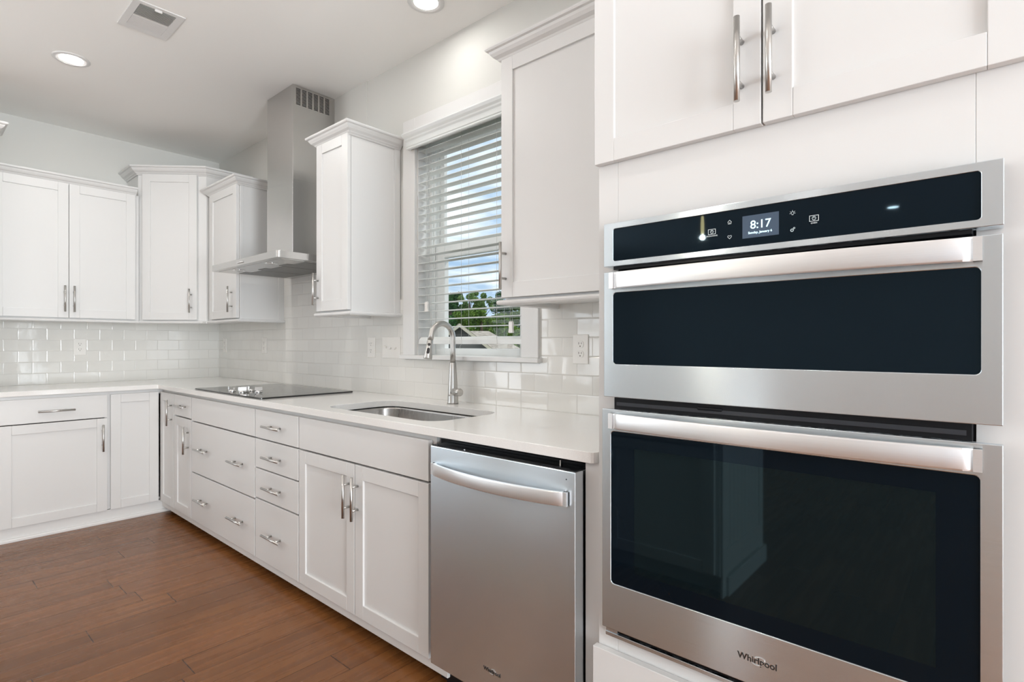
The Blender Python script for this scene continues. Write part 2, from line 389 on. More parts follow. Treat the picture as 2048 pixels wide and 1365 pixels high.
def pull(parent, B, u, v, length=0.178, vertical=True, post=0.048, n0=0.022, name='handle', r=0.006, off=0.031):
    mb = MB(); h = length / 2
    if vertical:
        mb.tube([B(u, v - h, n0 + off), B(u, v + h, n0 + off)], r, 14)
        for d in (-post, post): mb.tube([B(u, v + d, n0), B(u, v + d, n0 + off)], r * 0.82, 10)
    else:
        mb.tube([B(u - h, v, n0 + off), B(u + h, v, n0 + off)], r, 14)
        for d in (-post, post): mb.tube([B(u + d, v, n0), B(u + d, v, n0 + off)], r * 0.82, 10)
    return build(mb, name, 'nickel', parent)
def shaker(parent, B, u0, u1, v0, v1, n0=0.002, th=0.02, st=0.057, name='door'):
    mb = MB(); n1 = n0 + th
    mb.obox(B, u0, u0 + st, v0, v1, n0, n1); mb.obox(B, u1 - st, u1, v0, v1, n0, n1)
    mb.obox(B, u0 + st + 0.0003, u1 - st - 0.0003, v0, v0 + st, n0, n1); mb.obox(B, u0 + st + 0.0003, u1 - st - 0.0003, v1 - st, v1, n0, n1)
    mb.obox(B, u0 + st - 0.002, u1 - st + 0.002, v0 + st - 0.002, v1 - st + 0.002, n0 + 0.002, n1 - 0.008)
    return build(mb, name, 'cab', parent, bevel=0.0012)
def slab(parent, B, u0, u1, v0, v1, n0=0.002, th=0.02, name='drawer'):
    mb = MB(); mb.obox(B, u0, u1, v0, v1, n0, n0 + th); return build(mb, name, 'cab', parent, bevel=0.0014)
def shell(mb, x0, x1, y0, y1, z0, z1, t=0.016, top=True, front=None, back=True):
    """hollow carcass; front: which side stays open ('-y','+x')"""
    mb.box(x0, x0 + t, y0, y1, z0, z1) if front != '-x' else None
    if front != '+x': mb.box(x1 - t, x1, y0, y1, z0, z1)
    mb.box(x0 + t, x1 - t, y0, y1, z0, z0 + t)
    if top: mb.box(x0 + t, x1 - t, y0, y1, z1 - t, z1)
    if back: mb.box(x0 + t, x1 - t, y1 - t, y1, z0 + t, z1 - t)
    if front != '-y': mb.box(x0 + t, x1 - t, y0, y0 + t, z0 + t, z1 - t)
CROWN = [(-0.012, 0), (0.006, 0), (0.010, 0.006), (0.016, 0.010), (0.020, 0.016), (0.032, 0.024), (0.040, 0.034), (0.044, 0.042), (0.052, 0.045), (0.055, 0.050), (0.055, 0.056), (-0.012, 0.056)]
def crown(parent, path, z, side=1, s=1.0):
    mb = MB(); mb.sweep(path, [(a * s, h * s) for a, h in CROWN], z, side); return build(mb, 'crown_moulding', 'cab', parent)
RAIL = [(-0.03, 0), (0.020, 0), (0.026, 0.004), (0.028, 0.010), (0.026, 0.016), (0.020, 0.019), (-0.03, 0.019)]
def lrail(parent, path, z, side=1):
    mb = MB(); mb.sweep(path, RAIL, z, side); return build(mb, 'light_rail', 'cab', parent)

# ================================================================== THE ROOM
X1, Y1 = 9.5, -8.5
WX0, WX1, WZ0, WZ1 = 2.733, 3.491, 1.143, 2.335      # kitchen window opening
mb = MB(); mb.box(-0.15, X1 + 0.15, Y1 - 0.15, 0.17, -0.12, 0.0); struct(mb, 'floor', 'floor')
mb = MB(); mb.box(-0.15, X1 + 0.15, Y1 - 0.15, 0.17, CEIL, CEIL + 0.15); struct(mb, 'ceiling', 'ceil')
mb = MB()
mb.box(0, WX0, 0, 0.17, 0, CEIL); mb.box(WX1, X1, 0, 0.17, 0, CEIL)
mb.box(WX0, WX1, 0, 0.17, 0, WZ0 - 0.004); mb.box(WX0, WX1, 0, 0.17, WZ1, CEIL)
struct(mb, 'wall_back', 'wall')
# rear and right walls of the open-plan room, with openings assumed for the daylight fill
def wall_with_windows(name, along, a0, a1, fixed0, fixed1, wins):
    mb = MB()
    def bx(p0, p1, z0, z1):
        if along == 'x': mb.box(p0, p1, fixed0, fixed1, z0, z1)
        else: mb.box(fixed0, fixed1, p0, p1, z0, z1)
    c = a0
    for p0, p1, z0, z1 in wins:
        bx(c, p0, 0, CEIL); bx(p0, p1, 0, z0); bx(p0, p1, z1, CEIL); c = p1
    bx(c, a1, 0, CEIL); struct(mb, name, 'wall')
wall_with_windows('wall_front', 'x', -0.15, X1 + 0.15, Y1 - 0.15, Y1, [(5.8, 7.2, 0.08, 2.4), (7.6, 9.0, 0.08, 2.4)])
wall_with_windows('wall_right', 'y', Y1, 0.17, X1, X1 + 0.15, [(-7.15, -5.45, 0.08, 2.4), (-4.95, -3.25, 0.08, 2.4), (-2.75, -1.05, 0.08, 2.4)])
wall_with_windows('wall_left', 'y', Y1, 0.17, -0.15, 0.0, [(-7.0, -5.4, 0.08, 2.4), (-4.8, -3.2, 0.08, 2.4)])
n = 2
for p0, p1, ax in [(5.8, 7.2, 'x'), (7.6, 9.0, 'x'), (-7.15, -5.45, 'y'), (-4.95, -3.25, 'y'), (-2.75, -1.05, 'y'), (-7.0, -5.4, 'l'), (-4.8, -3.2, 'l')]:
    mb = MB()
    def fb(a, b_, z0, z1):
        if ax == 'x': mb.box(a, b_, Y1 - 0.02, Y1 + 0.03, z0, z1)
        elif ax == 'l': mb.box(-0.02, 0.03, a, b_, z0, z1)
        else: mb.box(X1 - 0.03, X1 + 0.02, a, b_, z0, z1)
    fb(p0 - 0.09, p0, 0.0, 2.49); fb(p1, p1 + 0.09, 0.0, 2.49); fb(p0, p1, 0.0, 0.08); fb(p0, p1, 2.40, 2.49)
    mid = (p0 + p1) / 2; fb(mid - 0.03, mid + 0.03, 0.08, 2.40); fb(p0, p1, 1.42, 1.48)
    struct(mb, 'window_%d' % n, 'vinyl'); n += 1  # unseen window frames, assumed where the fill lamps stand
mb = MB()
# shallow chase on the wall behind the hood chimney
mb.box(1.60, 2.262, -0.006, 0.0, 1.70, CEIL); struct(mb, 'trim_1', 'wall')
# kick boards with shoe moulding
mb = MB(); mb.box(0.54, 0.612, -1.49, -0.56, 0.0, 0.084); mb.sweep([(0.612, -1.49), (0.612, -0.56)], [(0, 0), (0.02, 0), (0.02, 0.012), (0.014, 0.018), (0, 0.02)], 0.0, 1)
struct(mb, 'baseboard_left', 'trimw')
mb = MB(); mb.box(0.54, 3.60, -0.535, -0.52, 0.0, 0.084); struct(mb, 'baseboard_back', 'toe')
mb = MB(); mb.box(0.60, 3.66, -0.613, -0.60, 0.040, 0.086); struct(mb, 'trim_2', 'trimw', bevel=0.002)
# tile backsplash
def poly_slab(mb, rects, ax, t):
    for a0, a1, z0, z1 in rects:
        if ax == 'x': mb.box(a0, a1, -t, 0.0, z0, z1)
        else: mb.box(0.0, t, a0, a1, z0, z1)
mb = MB(); poly_slab(mb, [(0.006, 1.20, 0.9142, 1.375), (1.20, 2.27, 0.9142, 1.72), (2.27, 2.632, 0.9142, 1.452), (2.632, 3.589, 0.9142, 1.118), (3.589, 4.29, 0.9142, 1.452)], 'x', 0.006)
struct(mb, 'backsplash_back', 'tile_w')
mb = MB(); poly_slab(mb, [(-1.49, 0.0, 0.9142, 1.375)], 'y', 0.006); struct(mb, 'backsplash_left', 'tile_l')
mb = MB(); mb.box(0.0, 0.014, -8.5, -2.46, 0, 0.13); struct(mb, 'baseboard_side', 'trimw')

# ---- window_1 : casing, stool, jambs, sashes, glass
win = bpy.data.objects.new('window_1', None); COL.objects.link(win); win.location = (3.112, 0, WZ0); win['kind'] = 'structure'
mb = MB(); mb.box(WX0 - 0.101, WX0, -0.02, -0.0, WZ0, WZ1 + 0.097); mb.box(WX1, WX1 + 0.098, -0.02, 0, WZ0, WZ1 + 0.097); mb.box(WX0, WX1, -0.02, 0, WZ1, WZ1 + 0.097)
build(mb, 'casing', 'trimw', win, bevel=0.002)
mb = MB(); mb.box(WX0 - 0.112, WX1 + 0.112, -0.040, 0.0, WZ0 - 0.022, WZ0); mb.box(WX0 + 0.001, WX1 - 0.001, 0.0, 0.10, WZ0 - 0.02, WZ0)
build(mb, 'stool', 'trimw', win, bevel=0.004, seg=3)
mb = MB(); t = 0.006
mb.box(WX0, WX0 + t, 0, 0.15, WZ0, WZ1); mb.box(WX1 - t, WX1, 0, 0.15, WZ0, WZ1); mb.box(WX0 + t, WX1 - t, 0, 0.15, WZ1 - t, WZ1)
build(mb, 'jamb', 'trimw', win)
def frame_rect(mb, x0, x1, z0, z1, wl, wt, wb, y0, y1):
    mb.box(x0, x0 + wl, y0, y1, z0, z1); mb.box(x1 - wl, x1, y0, y1, z0, z1); mb.box(x0 + wl, x1 - wl, y0, y1, z0, z0 + wb); mb.box(x0 + wl, x1 - wl, y0, y1, z1 - wt, z1)
mb = MB(); frame_rect(mb, WX0 + t, WX1 - t, WZ0 - 0.01, WZ1 - t, 0.020, 0.03, 0.012, 0.082, 0.165)
mb.box(WX0 + t + 0.02, WX0 + t + 0.028, 0.094, 0.10, WZ0, WZ1 - 0.03); mb.box(WX1 - t - 0.028, WX1 - t - 0.02, 0.094, 0.10, WZ0, WZ1 - 0.03)
build(mb, 'frame', 'vinyl', win, bevel=0.0015)
up = MB(); frame_rect(up, 2.762, 3.462, 1.70, 2.315, 0.034, 0.030, 0.045, 0.138, 0.160); o = build(up, 'upper_sash', 'vinyl', win, bevel=0.002)
g = MB(); g.box(2.7945, 3.4295, 0.1565, 0.1590, 1.7445, 2.2865); build(g, 'pane', 'pane', o)
lo = MB(); frame_rect(lo, 2.768, 3.456, 1.143, 1.743, 0.074, 0.069, 0.037, 0.100, 0.130)
lo.box(2.842, 3.382, 0.094, 0.100, 1.676, 1.684)
o = build(lo, 'lower_sash', 'vinyl', win, bevel=0.002)
g = MB(); g.box(2.8405, 3.3835, 0.1245, 0.1275, 1.1785, 1.6755); build(g, 'pane', 'pane', o)
mb = MB(); mb.box(3.06, 3.15, 0.092, 0.128, 1.743, 1.752); build(mb, 'sash_lock', 'vinyl', win, bevel=0.002)

# ---- blinds
bl = thing('window_blind', (3.112, 0.02, WZ0), 'white faux wood venetian blind with open slats hanging inside the window above the sink', 'blind')
mb = MB(); mb.box(WX0 + 0.01, WX1 - 0.01, 0.0, 0.05, 2.285, 2.328); build(mb, 'head_rail', 'slat', bl)
VAL = [(0, 0), (0.012, 0), (0.016, 0.004), (0.012, 0.012), (0.016, 0.016), (0.016, 0.040), (0.022, 0.048), (0.022, 0.056), (0.030, 0.066), (0.036, 0.078), (0.030, 0.088), (0, 0.088)]
mb = MB(); mb.sweep([(WX0 - 0.018, -0.021), (WX0 - 0.018, -0.035), (WX1 + 0.018, -0.035), (WX1 + 0.018, -0.021)], VAL, 2.256, 1); mb.box(WX0 - 0.015, WX1 + 0.015, -0.035, -0.022, 2.262, 2.342)
build(mb, 'valance', 'slat', bl, bevel=0.0)
z = 2.250; i = 0
while z > 1.262:
    mb = MB(); tilt = 0.0006 * math.sin(i * 1.7)
    prof = [(0.0, -0.0006), (0.012, 0.0012), (0.025, 0.0018), (0.038, 0.0012), (0.05, -0.0006), (0.05, 0.0018), (0.038, 0.0036), (0.025, 0.0042), (0.012, 0.0036), (0.0, 0.0018)]
    mb.prism(prof, None, lambda q, d: (d, q[0], z + q[1] + tilt * 10 * (q[0] - 0.025)), WX0 + 0.010, WX1 - 0.010)
    build(mb, 'slat', 'slat', bl)
    z -= 0.0436; i += 1
mb = MB(); mb.prism([(-0.002, 0.0), (0.052, 0.0), (0.054, 0.010), (0.046, 0.030), (0.030, 0.038), (0.014, 0.036), (0.0, 0.022)], None, lambda q, d: (d, q[0], 1.203 + q[1]), WX0 + 0.010, WX1 - 0.010)
build(mb, 'bottom_rail', 'slat', bl, bevel=0.002)
for x in (2.838, 3.081, 3.325):
    mb = MB()
    mb.tube([(x, -0.0015, 2.29), (x, -0.0015, 1.225)], 0.0007, 6); mb.tube([(x, 0.0515, 2.29), (x, 0.0515, 1.225)], 0.0007, 6)
    mb.tube([(x, -0.0015, 1.225), (x + 0.006, -0.006, 1.205), (x - 0.004, -0.008, 1.188), (x + 0.004, -0.006, 1.178)], 0.0008, 6)
    build(mb, 'ladder_cord', 'cord', bl)
for x, zt in ((2.826, 1.405), (3.425, 1.285)):
    mb = MB()
    for d in (-0.006, 0.006): mb.tube([(x + d, -0.012, 2.26), (x + d, -0.012, zt + 0.02)], 0.0008, 6)
    c_ = build(mb, 'lift_cord', 'cord', bl)
    mb = MB(); mb.prism([(-0.014, -0.028), (-0.010, -0.030), (0.010, -0.030), (0.014, -0.028), (0.011, -0.010), (0.012, 0.016), (0.008, 0.026), (0.001, 0.018), (-0.006, 0.026), (-0.012, 0.016), (-0.011, -0.010)], None, lambda q, d: (x + q[0], d, zt + q[1]), -0.018, -0.006)
    build(mb, 'tassel', 'plastic', c_, bevel=0.002)

# ================================================================== BASE CABINETS
ZB, ZT = 0.086, 0.862
def base(name, label, x0, x1, top=False):
    t = thing(name, ((x0 + x1) / 2, -0.3, 0.0), label, 'cabinet', 'base cabinets under the countertop')
    mb = MB(); shell(mb, x0 + 0.0005, x1 - 0.0005, -0.595, -0.01, 0.088, 0.883, top=False, front='-y'); 
    mb.obox(BW, x0 + 0.0005, x0 + 0.02, 0.088, 0.883, -0.015, 0.0); mb.obox(BW, x1 - 0.02, x1 - 0.0005, 0.088, 0.883, -0.015, 0.0)
    mb.obox(BW, x0 + 0.02, x1 - 0.02, 0.85, 0.883, -0.015, 0.0); mb.obox(BW, x0 + 0.02, x1 - 0.02, 0.088, 0.11, -0.015, 0.0)
    build(mb, 'carcass', 'cab', t); return t
# corner cabinet with folding pair of doors
t = thing('corner_base_cabinet', (0.45, -0.45, 0.0), 'white corner base cabinet with two narrow doors folding at the inside corner', 'cabinet', 'base cabinets under the countertop')
mb = MB(); mb.box(0.01, 0.588, -0.920, -0.905, 0.088, 0.883); mb.box(0.907, 0.9215, -0.588, -0.01, 0.088, 0.883); mb.box(0.01, 0.025, -0.905, -0.01, 0.088, 0.883); mb.box(0.025, 0.907, -0.025, -0.01, 0.088, 0.883)
mb.box(0.025, 0.907, -0.588, -0.025, 0.088, 0.104); mb.box(0.025, 0.588, -0.905, -0.588, 0.088, 0.104)
mb.obox(BL, -0.9250, -0.905, 0.088, 0.883, -0.02, 0); mb.obox(BL, -0.905, -0.585, 0.848, 0.883, -0.02, -0.0005); mb.obox(BW, 0.585, 0.905, 0.848, 0.883, -0.02, -0.0005); mb.obox(BW, 0.905, 0.9215, 0.088, 0.883, -0.02, 0)
build(mb, 'carcass', 'cab', t)
shaker(t, BL, -0.921, -0.640, ZB, ZT); d = shaker(t, BW, 0.638, 0.917, ZB, ZT); pull(d, BW, 0.878, 0.734)
# left run: drawer over door
t = thing('drawer_base_cabinet', (0.3, -1.21, 0.0), 'white base cabinet with one wide drawer over one door against the left wall', 'cabinet', 'base cabinets under the countertop')
mb = MB(); mb.box(0.01, 0.595, -1.489, -1.474, 0.088, 0.883); mb.box(0.01, 0.595, -0.939, -0.9255, 0.088, 0.883); mb.box(0.01, 0.025, -1.474, -0.939, 0.088, 0.883); mb.box(0.025, 0.595, -1.474, -0.939, 0.088, 0.104)
mb.obox(BL, -1.489, -1.465, 0.088, 0.883, -0.015, 0); mb.obox(BL, -0.95, -0.9255, 0.088, 0.883, -0.015, 0); mb.obox(BL, -1.465, -0.95, 0.845, 0.883, -0.015, 0)
build(mb, 'carcass', 'cab', t)
d = slab(t, BL, -1.472, -0.940, 0.712, ZT); pull(d, BL, -1.205, 0.781, 0.182, False)
d = shaker(t, BL, -1.472, -0.940, ZB, 0.706); pull(d, BL, -0.967, 0.576)
# 12 inch drawer + door
t = base('narrow_base_cabinet', 'narrow white base cabinet with a small drawer over a slim door, right of the corner', 0.9225, 1.2485)
d = slab(t, BW, 0.928, 1.243, 0.724, ZT); pull(d, BW, 1.10, 0.793, 0.178, False)
d = shaker(t, BW, 0.928, 1.243, ZB, 0.716); pull(d, BW, 1.197, 0.583)
# cooktop cabinet: false front and two wide drawers
t = base('cooktop_base_cabinet', 'wide white base cabinet with two deep drawers of two pulls each, below the cooktop', 1.2495, 2.1755)
slab(t, BW, 1.255, 2.171, 0.716, ZT, name='false_front')
for z0, z1 in ((0.392, 0.708), (ZB, 0.384)):
    d = slab(t, BW, 1.255, 2.171, z0, z1)
    for x in (1.465, 1.975): pull(d, BW, x, 0.550 if z0 > 0.3 else 0.236, 0.188, False)
# four drawers
t = base('drawer_base_cabinet', 'white base cabinet with a stack of four drawers between cooktop and sink', 2.1765, 2.6415)
for z0, z1, hz in ((0.716, ZT, 0.787), (0.561, 0.709, 0.631), (0.403, 0.554, 0.476), (ZB, 0.395, 0.237)):
    d = slab(t, BW, 2.181, 2.638, z0, z1); pull(d, BW, 2.411, hz, 0.188, False)
# sink base
t = base('sink_base_cabinet', 'white sink base cabinet with plain top panel and two shaker doors left of the dishwasher', 2.6425, 3.600)
slab(t, BW, 2.647, 3.580, 0.716, ZT, name='false_front')
d = shaker(t, BW, 2.647, 3.108, ZB, 0.708); pull(d, BW, 3.074, 0.575)
d = shaker(t, BW, 3.114, 3.580, ZB, 0.708); pull(d, BW, 3.136, 0.575)

# ---- countertop with undermount hole
def rrect(x0, x1, y0, y1, r, k=6):
    pts = []
    for cx, cy_, a0 in ((x1 - r, y1 - r, 0), (x0 + r, y1 - r, 90), (x0 + r, y0 + r, 180), (x1 - r, y0 + r, 270)):
        for j in range(k + 1):
            a = R(a0 + 90 * j / k); pts.append((cx + r * math.cos(a), cy_ + r * math.sin(a)))
    return pts
SX0, SX1, SY0, SY1, SR = 2.745, 3.525, -0.565, -0.180, 0.085
from mathutils.geometry import tessellate_polygon
def plate_with_hole(mb, outer, hole, z0, z1):
    loops = [[Vector((a, b_, 0)) for a, b_ in outer], [Vector((a, b_, 0)) for a, b_ in hole]]
    flat = outer + hole; tris = tessellate_polygon(loops)
    T = [mb.b.verts.new((a, b_, z1)) for a, b_ in flat]; Bv = [mb.b.verts.new((a, b_, z0)) for a, b_ in flat]
    for tr_ in tris:
        mb.b.faces.new([T[i] for i in tr_]); mb.b.faces.new([Bv[i] for i in reversed(tr_)])
    for st, n_ in ((0, len(outer)), (len(outer), len(hole))):
        for i in range(n_):
            a, c = st + i, st + (i + 1) % n_; mb.b.faces.new([T[a], T[c], Bv[c], Bv[a]])
cr = [(4.262 + 0.02 * math.cos(R(a)), -0.628 + 0.02 * math.sin(R(a))) for a in (270, 292, 315, 338, 360)]
outer = [(0.0005, -0.0005), (0.0005, -1.489), (0.648, -1.489), (0.648, -0.652), (0.652, -0.648)] + cr + [(4.282, -0.0005)]
mb = MB(); plate_with_hole(mb, outer, rrect(SX0, SX1, SY0, SY1, SR), 0.884, 0.914)
ct = build(mb, 'countertop', 'quartz', None, 'L-shaped white quartz countertop with an eased edge running around the corner', 'countertop', bevel=0.003, seg=3)
# sink
t = thing('sink', (3.135, -0.37, 0.66), 'undermount stainless steel single bowl sink set into the white countertop', 'sink')
mb = MB(); rings = []
for z, gr in ((0.8835, 0.02), (0.8835, 0.006), (0.87, 0.004), (0.70, 0.0), (0.685, -0.012), (0.68, -0.03)):
    rings.append([mb.b.verts.new((a, b_, z)) for a, b_ in rrect(SX0 - gr, SX1 + gr, SY0 - gr, SY1 + gr, SR + gr)])
for a, c in zip(rings, rings[1:]):
    for i in range(len(a)):
        f = mb.b.faces.new([a[i], a[(i + 1) % len(a)], c[(i + 1) % len(a)], c[i]]); f.smooth = True
mb.b.faces.new(rings[-1]); build(mb, 'bowl', 'bowl', t)
mb = MB(); mb.lathe((3.135, -0.33, 0.681), [(0.045, 0.0), (0.045, 0.003), (0.035, 0.003), (0.03, 0.001), (0.001, 0.001)]); build(mb, 'drain', 'nickel', t)
# faucet
t = thing('kitchen_faucet', (3.115, -0.09, 0.914), 'tall brushed nickel gooseneck pull-down faucet behind the sink', 'faucet')
FX, FY = 3.110, -0.085
mb = MB(); mb.lathe((FX, FY, 0.9145), [(0.0275, 0), (0.0275, 0.004), (0.0262, 0.012), (0.0245, 0.05), (0.0215, 0.11), (0.0182, 0.17), (0.0165, 0.197), (0.0155, 0.199)]); build(mb, 'body', 'nickel', t)
mb = MB(); path = [(FX, FY, 1.1135), (FX, FY, 1.17), (FX, FY, 1.235)]
cz, rad_ = 1.235, 0.0665
for a in range(10, 171, 10): path.append((FX - 0.004 * a / 170, FY - rad_ + rad_ * math.cos(R(a)), cz + rad_ * math.sin(R(a))))
path += [(FX - 0.004, FY - 2 * rad_ - 0.006, 1.222)]
mb.tube(path, 0.0136, 18); build(mb, 'spout', 'nickel', t)
a0 = Vector((FX - 0.004, FY - 2 * rad_ - 0.006, 1.222)); dr = Vector((-0.02, -0.17, -1)).normalized()
mb = MB(); mb.tube([a0, a0 + dr * 0.002, a0 + dr * 0.03, a0 + dr * 0.085, a0 + dr * 0.089], [0.0134, 0.0146, 0.0155, 0.0205, 0.0190], 22)
sp = build(mb, 'spray_head', 'nickel', t)
sidev = Vector((0.66, -0.75, 0.0)); sidev = (sidev - dr * sidev.dot(dr)).normalized(); cross = dr.cross(sidev)
mb = MB()
for d0, h_ in ((0.022, 0.006), (0.052, 0.013)):
    c0 = a0 + dr * d0 + sidev * (0.0142 + d0 * 0.055); ring = []
    pts = []
    for k in range(20):
        a = 2 * math.pi * k / 20; yy = math.sin(a) * 0.0068; pts.append(c0 + cross * (math.cos(a) * 0.0068) + dr * (yy + (h_ - 0.006) * (1 if yy > 0 else -1)))
    A = [mb.b.verts.new(q) for q in pts]; Bv = [mb.b.verts.new(q + sidev * 0.003) for q in pts]
    mb.b.faces.new(Bv)
    for k in range(20): mb.b.faces.new([A[k], A[(k + 1) % 20], Bv[(k + 1) % 20], Bv[k]])
build(mb, 'buttons', 'rubber', sp)
mb = MB(); mb.tube([(FX, FY - 0.005, 0.972), (FX + 0.03, FY - 0.012, 0.972), (FX + 0.034, FY - 0.013, 0.972), (FX + 0.075, FY - 0.024, 0.974), (FX + 0.078, FY - 0.0245, 0.974)], [0.0165, 0.0175, 0.0185, 0.0185, 0.016], 22)
mb.tube([(FX + 0.058, FY - 0.03, 0.968), (FX + 0.048, FY - 0.07, 0.962)], [0.005, 0.004], 10); build(mb, 'lever', 'nickel', t)

# ---- cooktop
t = thing('cooktop', (1.757, -0.35, 0.914), 'black glass electric cooktop flush on the countertop below the range hood', 'cooktop')
mb = MB(); mb.prism(rrect(1.29, 2.225, -0.625, -0.075, 0.008, 3), None, lambda q, d: (q[0], q[1], d), 0.9143, 0.9225); build(mb, 'glass_top', 'cooktop', t, bevel=0.0015)
for x, y, ax in ((1.713, -0.565, 1.5), (1.831, -0.555, 1.2), (1.770, -0.475, 1.45), (1.893, -0.490, 1.35), (1.800, -0.525, 0.9)):
    mb = MB(); mb.lathe((x, y, 0.9226), [(0.021, 0), (0.021, 0.004), (0.018, 0.007), (0.017, 0.012)])
    c, s_ = math.cos(ax), math.sin(ax)
    def kp(a, b_, z): return (x + a * c - b_ * s_, y + a * s_ + b_ * c, 0.9226 + z)
    mb.hexa([kp(-0.021, -0.008, 0.011), kp(0.021, -0.008, 0.011), kp(0.021, 0.008, 0.011), kp(-0.021, 0.008, 0.011), kp(-0.021, -0.006, 0.031), kp(0.021, -0.006, 0.031), kp(0.021, 0.006, 0.031), kp(-0.021, 0.006, 0.031)])
    build(mb, 'knob', 'chrome', t, bevel=0.001)
mb = MB()
def ring(mb, cx, cy_, r, z, w=0.0008):
    A = [mb.b.verts.new((cx + (r - w) * math.cos(2 * math.pi * k / 48), cy_ + (r - w) * math.sin(2 * math.pi * k / 48), z)) for k in range(48)]
    Bv = [mb.b.verts.new((cx + (r + w) * math.cos(2 * math.pi * k / 48), cy_ + (r + w) * math.sin(2 * math.pi * k / 48), z)) for k in range(48)]
    for k in range(48): mb.b.faces.new([A[k], A[(k + 1) % 48], Bv[(k + 1) % 48], Bv[k]])
for cx, cy_, r in ((1.47, -0.22, 0.09), (1.47, -0.46, 0.11), (2.05, -0.22, 0.115), (2.05, -0.46, 0.085), (1.76, -0.25, 0.08)): ring(mb, cx, cy_, r, 0.92265)
build(mb, 'burner_rings', principled('burner_mark', (0.12, 0.12, 0.12), 0.3)[0], t)

# ================================================================== UPPER CABINETS
ZU0, ZU1 = 1.383, 2.304
def upper(name, label, x0, x1, group='upper cabinets around the window wall'):
    t = thing(name, ((x0 + x1) / 2, -0.15, 1.37), label, 'cabinet', group)
    mb = MB(); mb.box(x0, x1, -0.315, -0.0065, 1.374, 2.29); mb.box(x0, x1, -0.315, -0.0065, 2.29, 2.306)
    build(mb, 'carcass', 'cab', t, bevel=0.001); return t
# left wall pair
t = thing('wall_cabinet', (0.15, -1.09, 1.37), 'white double-door upper cabinet on the left wall, left of the angled corner cabinet', 'cabinet', 'upper cabinets')
mb = MB(); mb.box(0.0065, 0.31, -1.489, -0.6800, 1.374, 2.306); build(mb, 'carcass', 'cab', t, bevel=0.001)
d = shaker(t, UL, -1.483, -1.0935, ZU0, ZU1); pull(d, UL, -1.117, 1.512)
d = shaker(t, UL, -1.0905, -0.706, ZU0, ZU1); pull(d, UL, -1.066, 1.512)
crown(t, [(0.318, -1.489), (0.318, -0.700)], 2.296, 1); lrail(t, [(0.305, -1.489), (0.305, -0.688)], 1.3555, 1)
# diagonal corner
s2 = math.sqrt(0.5)
ax_, ay_, bx_, by_ = 0.298, -0.6925, 0.648, -0.3425      # frame line ends: x - y = 0.9905 - offset
DG = Basis(((ax_ + bx_) / 2 - 0.02 * s2, (ay_ + by_) / 2 + 0.02 * s2, 0), (1, 1, 0), (1, -1, 0))
hw = math.hypot(bx_ - ax_, by_ - ay_) / 2
t = thing('corner_wall_cabinet', (0.25, -0.25, 1.37), 'tall white angled corner upper cabinet with one door, rising above its neighbours', 'cabinet', 'upper cabinets')
A = DG(-hw, 0, 0); Bp = DG(hw, 0, 0)
pent = [(0.0065, -0.0065), (0.0065, A.y + 0.001), (A.x, A.y + 0.001), (Bp.x, Bp.y), (Bp.x, -0.0065)]
mb = MB(); mb.prism(pent, None, lambda q, d: (q[0], q[1], d), 1.374, 2.478); build(mb, 'carcass', 'cab', t, bevel=0.001)
d = shaker(t, DG, -0.205, 0.188, ZU0, 2.472); pull(d, DG, 0.150, 1.524)
crown(t, [(0.007, A.y), (A.x, A.y), (Bp.x, Bp.y), (Bp.x, -0.007)], 2.468, 1, 1.08)
lrail(t, [(0.285, -0.687), (A.x, A.y + 0.012), (Bp.x - 0.012, Bp.y), (0.668, -0.318)], 1.3555, 1)
# narrow cabinet left of the hood
t = upper('wall_cabinet', 'narrow white single-door upper cabinet left of the range hood', 0.652, 1.205)
d = shaker(t, UW, 0.722, 1.198, ZU0, ZU1); pull(d, UW, 1.130, 1.512)
mb = MB(); mb.box(1.205, 1.211, -0.045, -0.0065, 1.376, 2.296); mb.box(1.205, 1.209, -0.315, -0.295, 1.376, 2.296); build(mb, 'scribe_strip', 'cab', t)
crown(t, [(0.708, -0.300), (0.708, -0.322), (1.208, -0.322), (1.208, -0.007)], 2.296, 1)
lrail(t, [(0.66, -0.312), (1.203, -0.312), (1.203, -0.007)], 1.3555, 1)
# cabinet left of window
t = upper('wall_cabinet', 'narrow white single-door upper cabinet between the range hood and the window', 2.272, 2.583)
d = shaker(t, UW, 2.270, 2.583, ZU0, ZU1); pull(d, UW, 2.289, 1.505)
mb = MB(); mb.box(2.583, 2.589, -0.045, -0.0065, 1.376, 2.296); build(mb, 'scribe_strip', 'cab', t)
crown(t, [(2.272, -0.007), (2.272, -0.322), (2.585, -0.322), (2.585, -0.007)], 2.290, 1); lrail(t, [(2.274, -0.007), (2.274, -0.312), (2.581, -0.312), (2.581, -0.007)], 1.3555, 1)
# cabinet right of window
t = upper('wall_cabinet', 'white single-door upper cabinet between the window and the oven cabinet', 3.662, 4.2885)
d = shaker(t, UW, 3.660, 4.270, ZU0, ZU1); pull(d, UW, 3.683, 1.503)
crown(t, [(3.662, -0.007), (3.662, -0.322), (4.2885, -0.322)], 2.290, 1)
lrail(t, [(3.664, -0.007), (3.664, -0.312), (4.2885, -0.312)], 1.3555, 1)
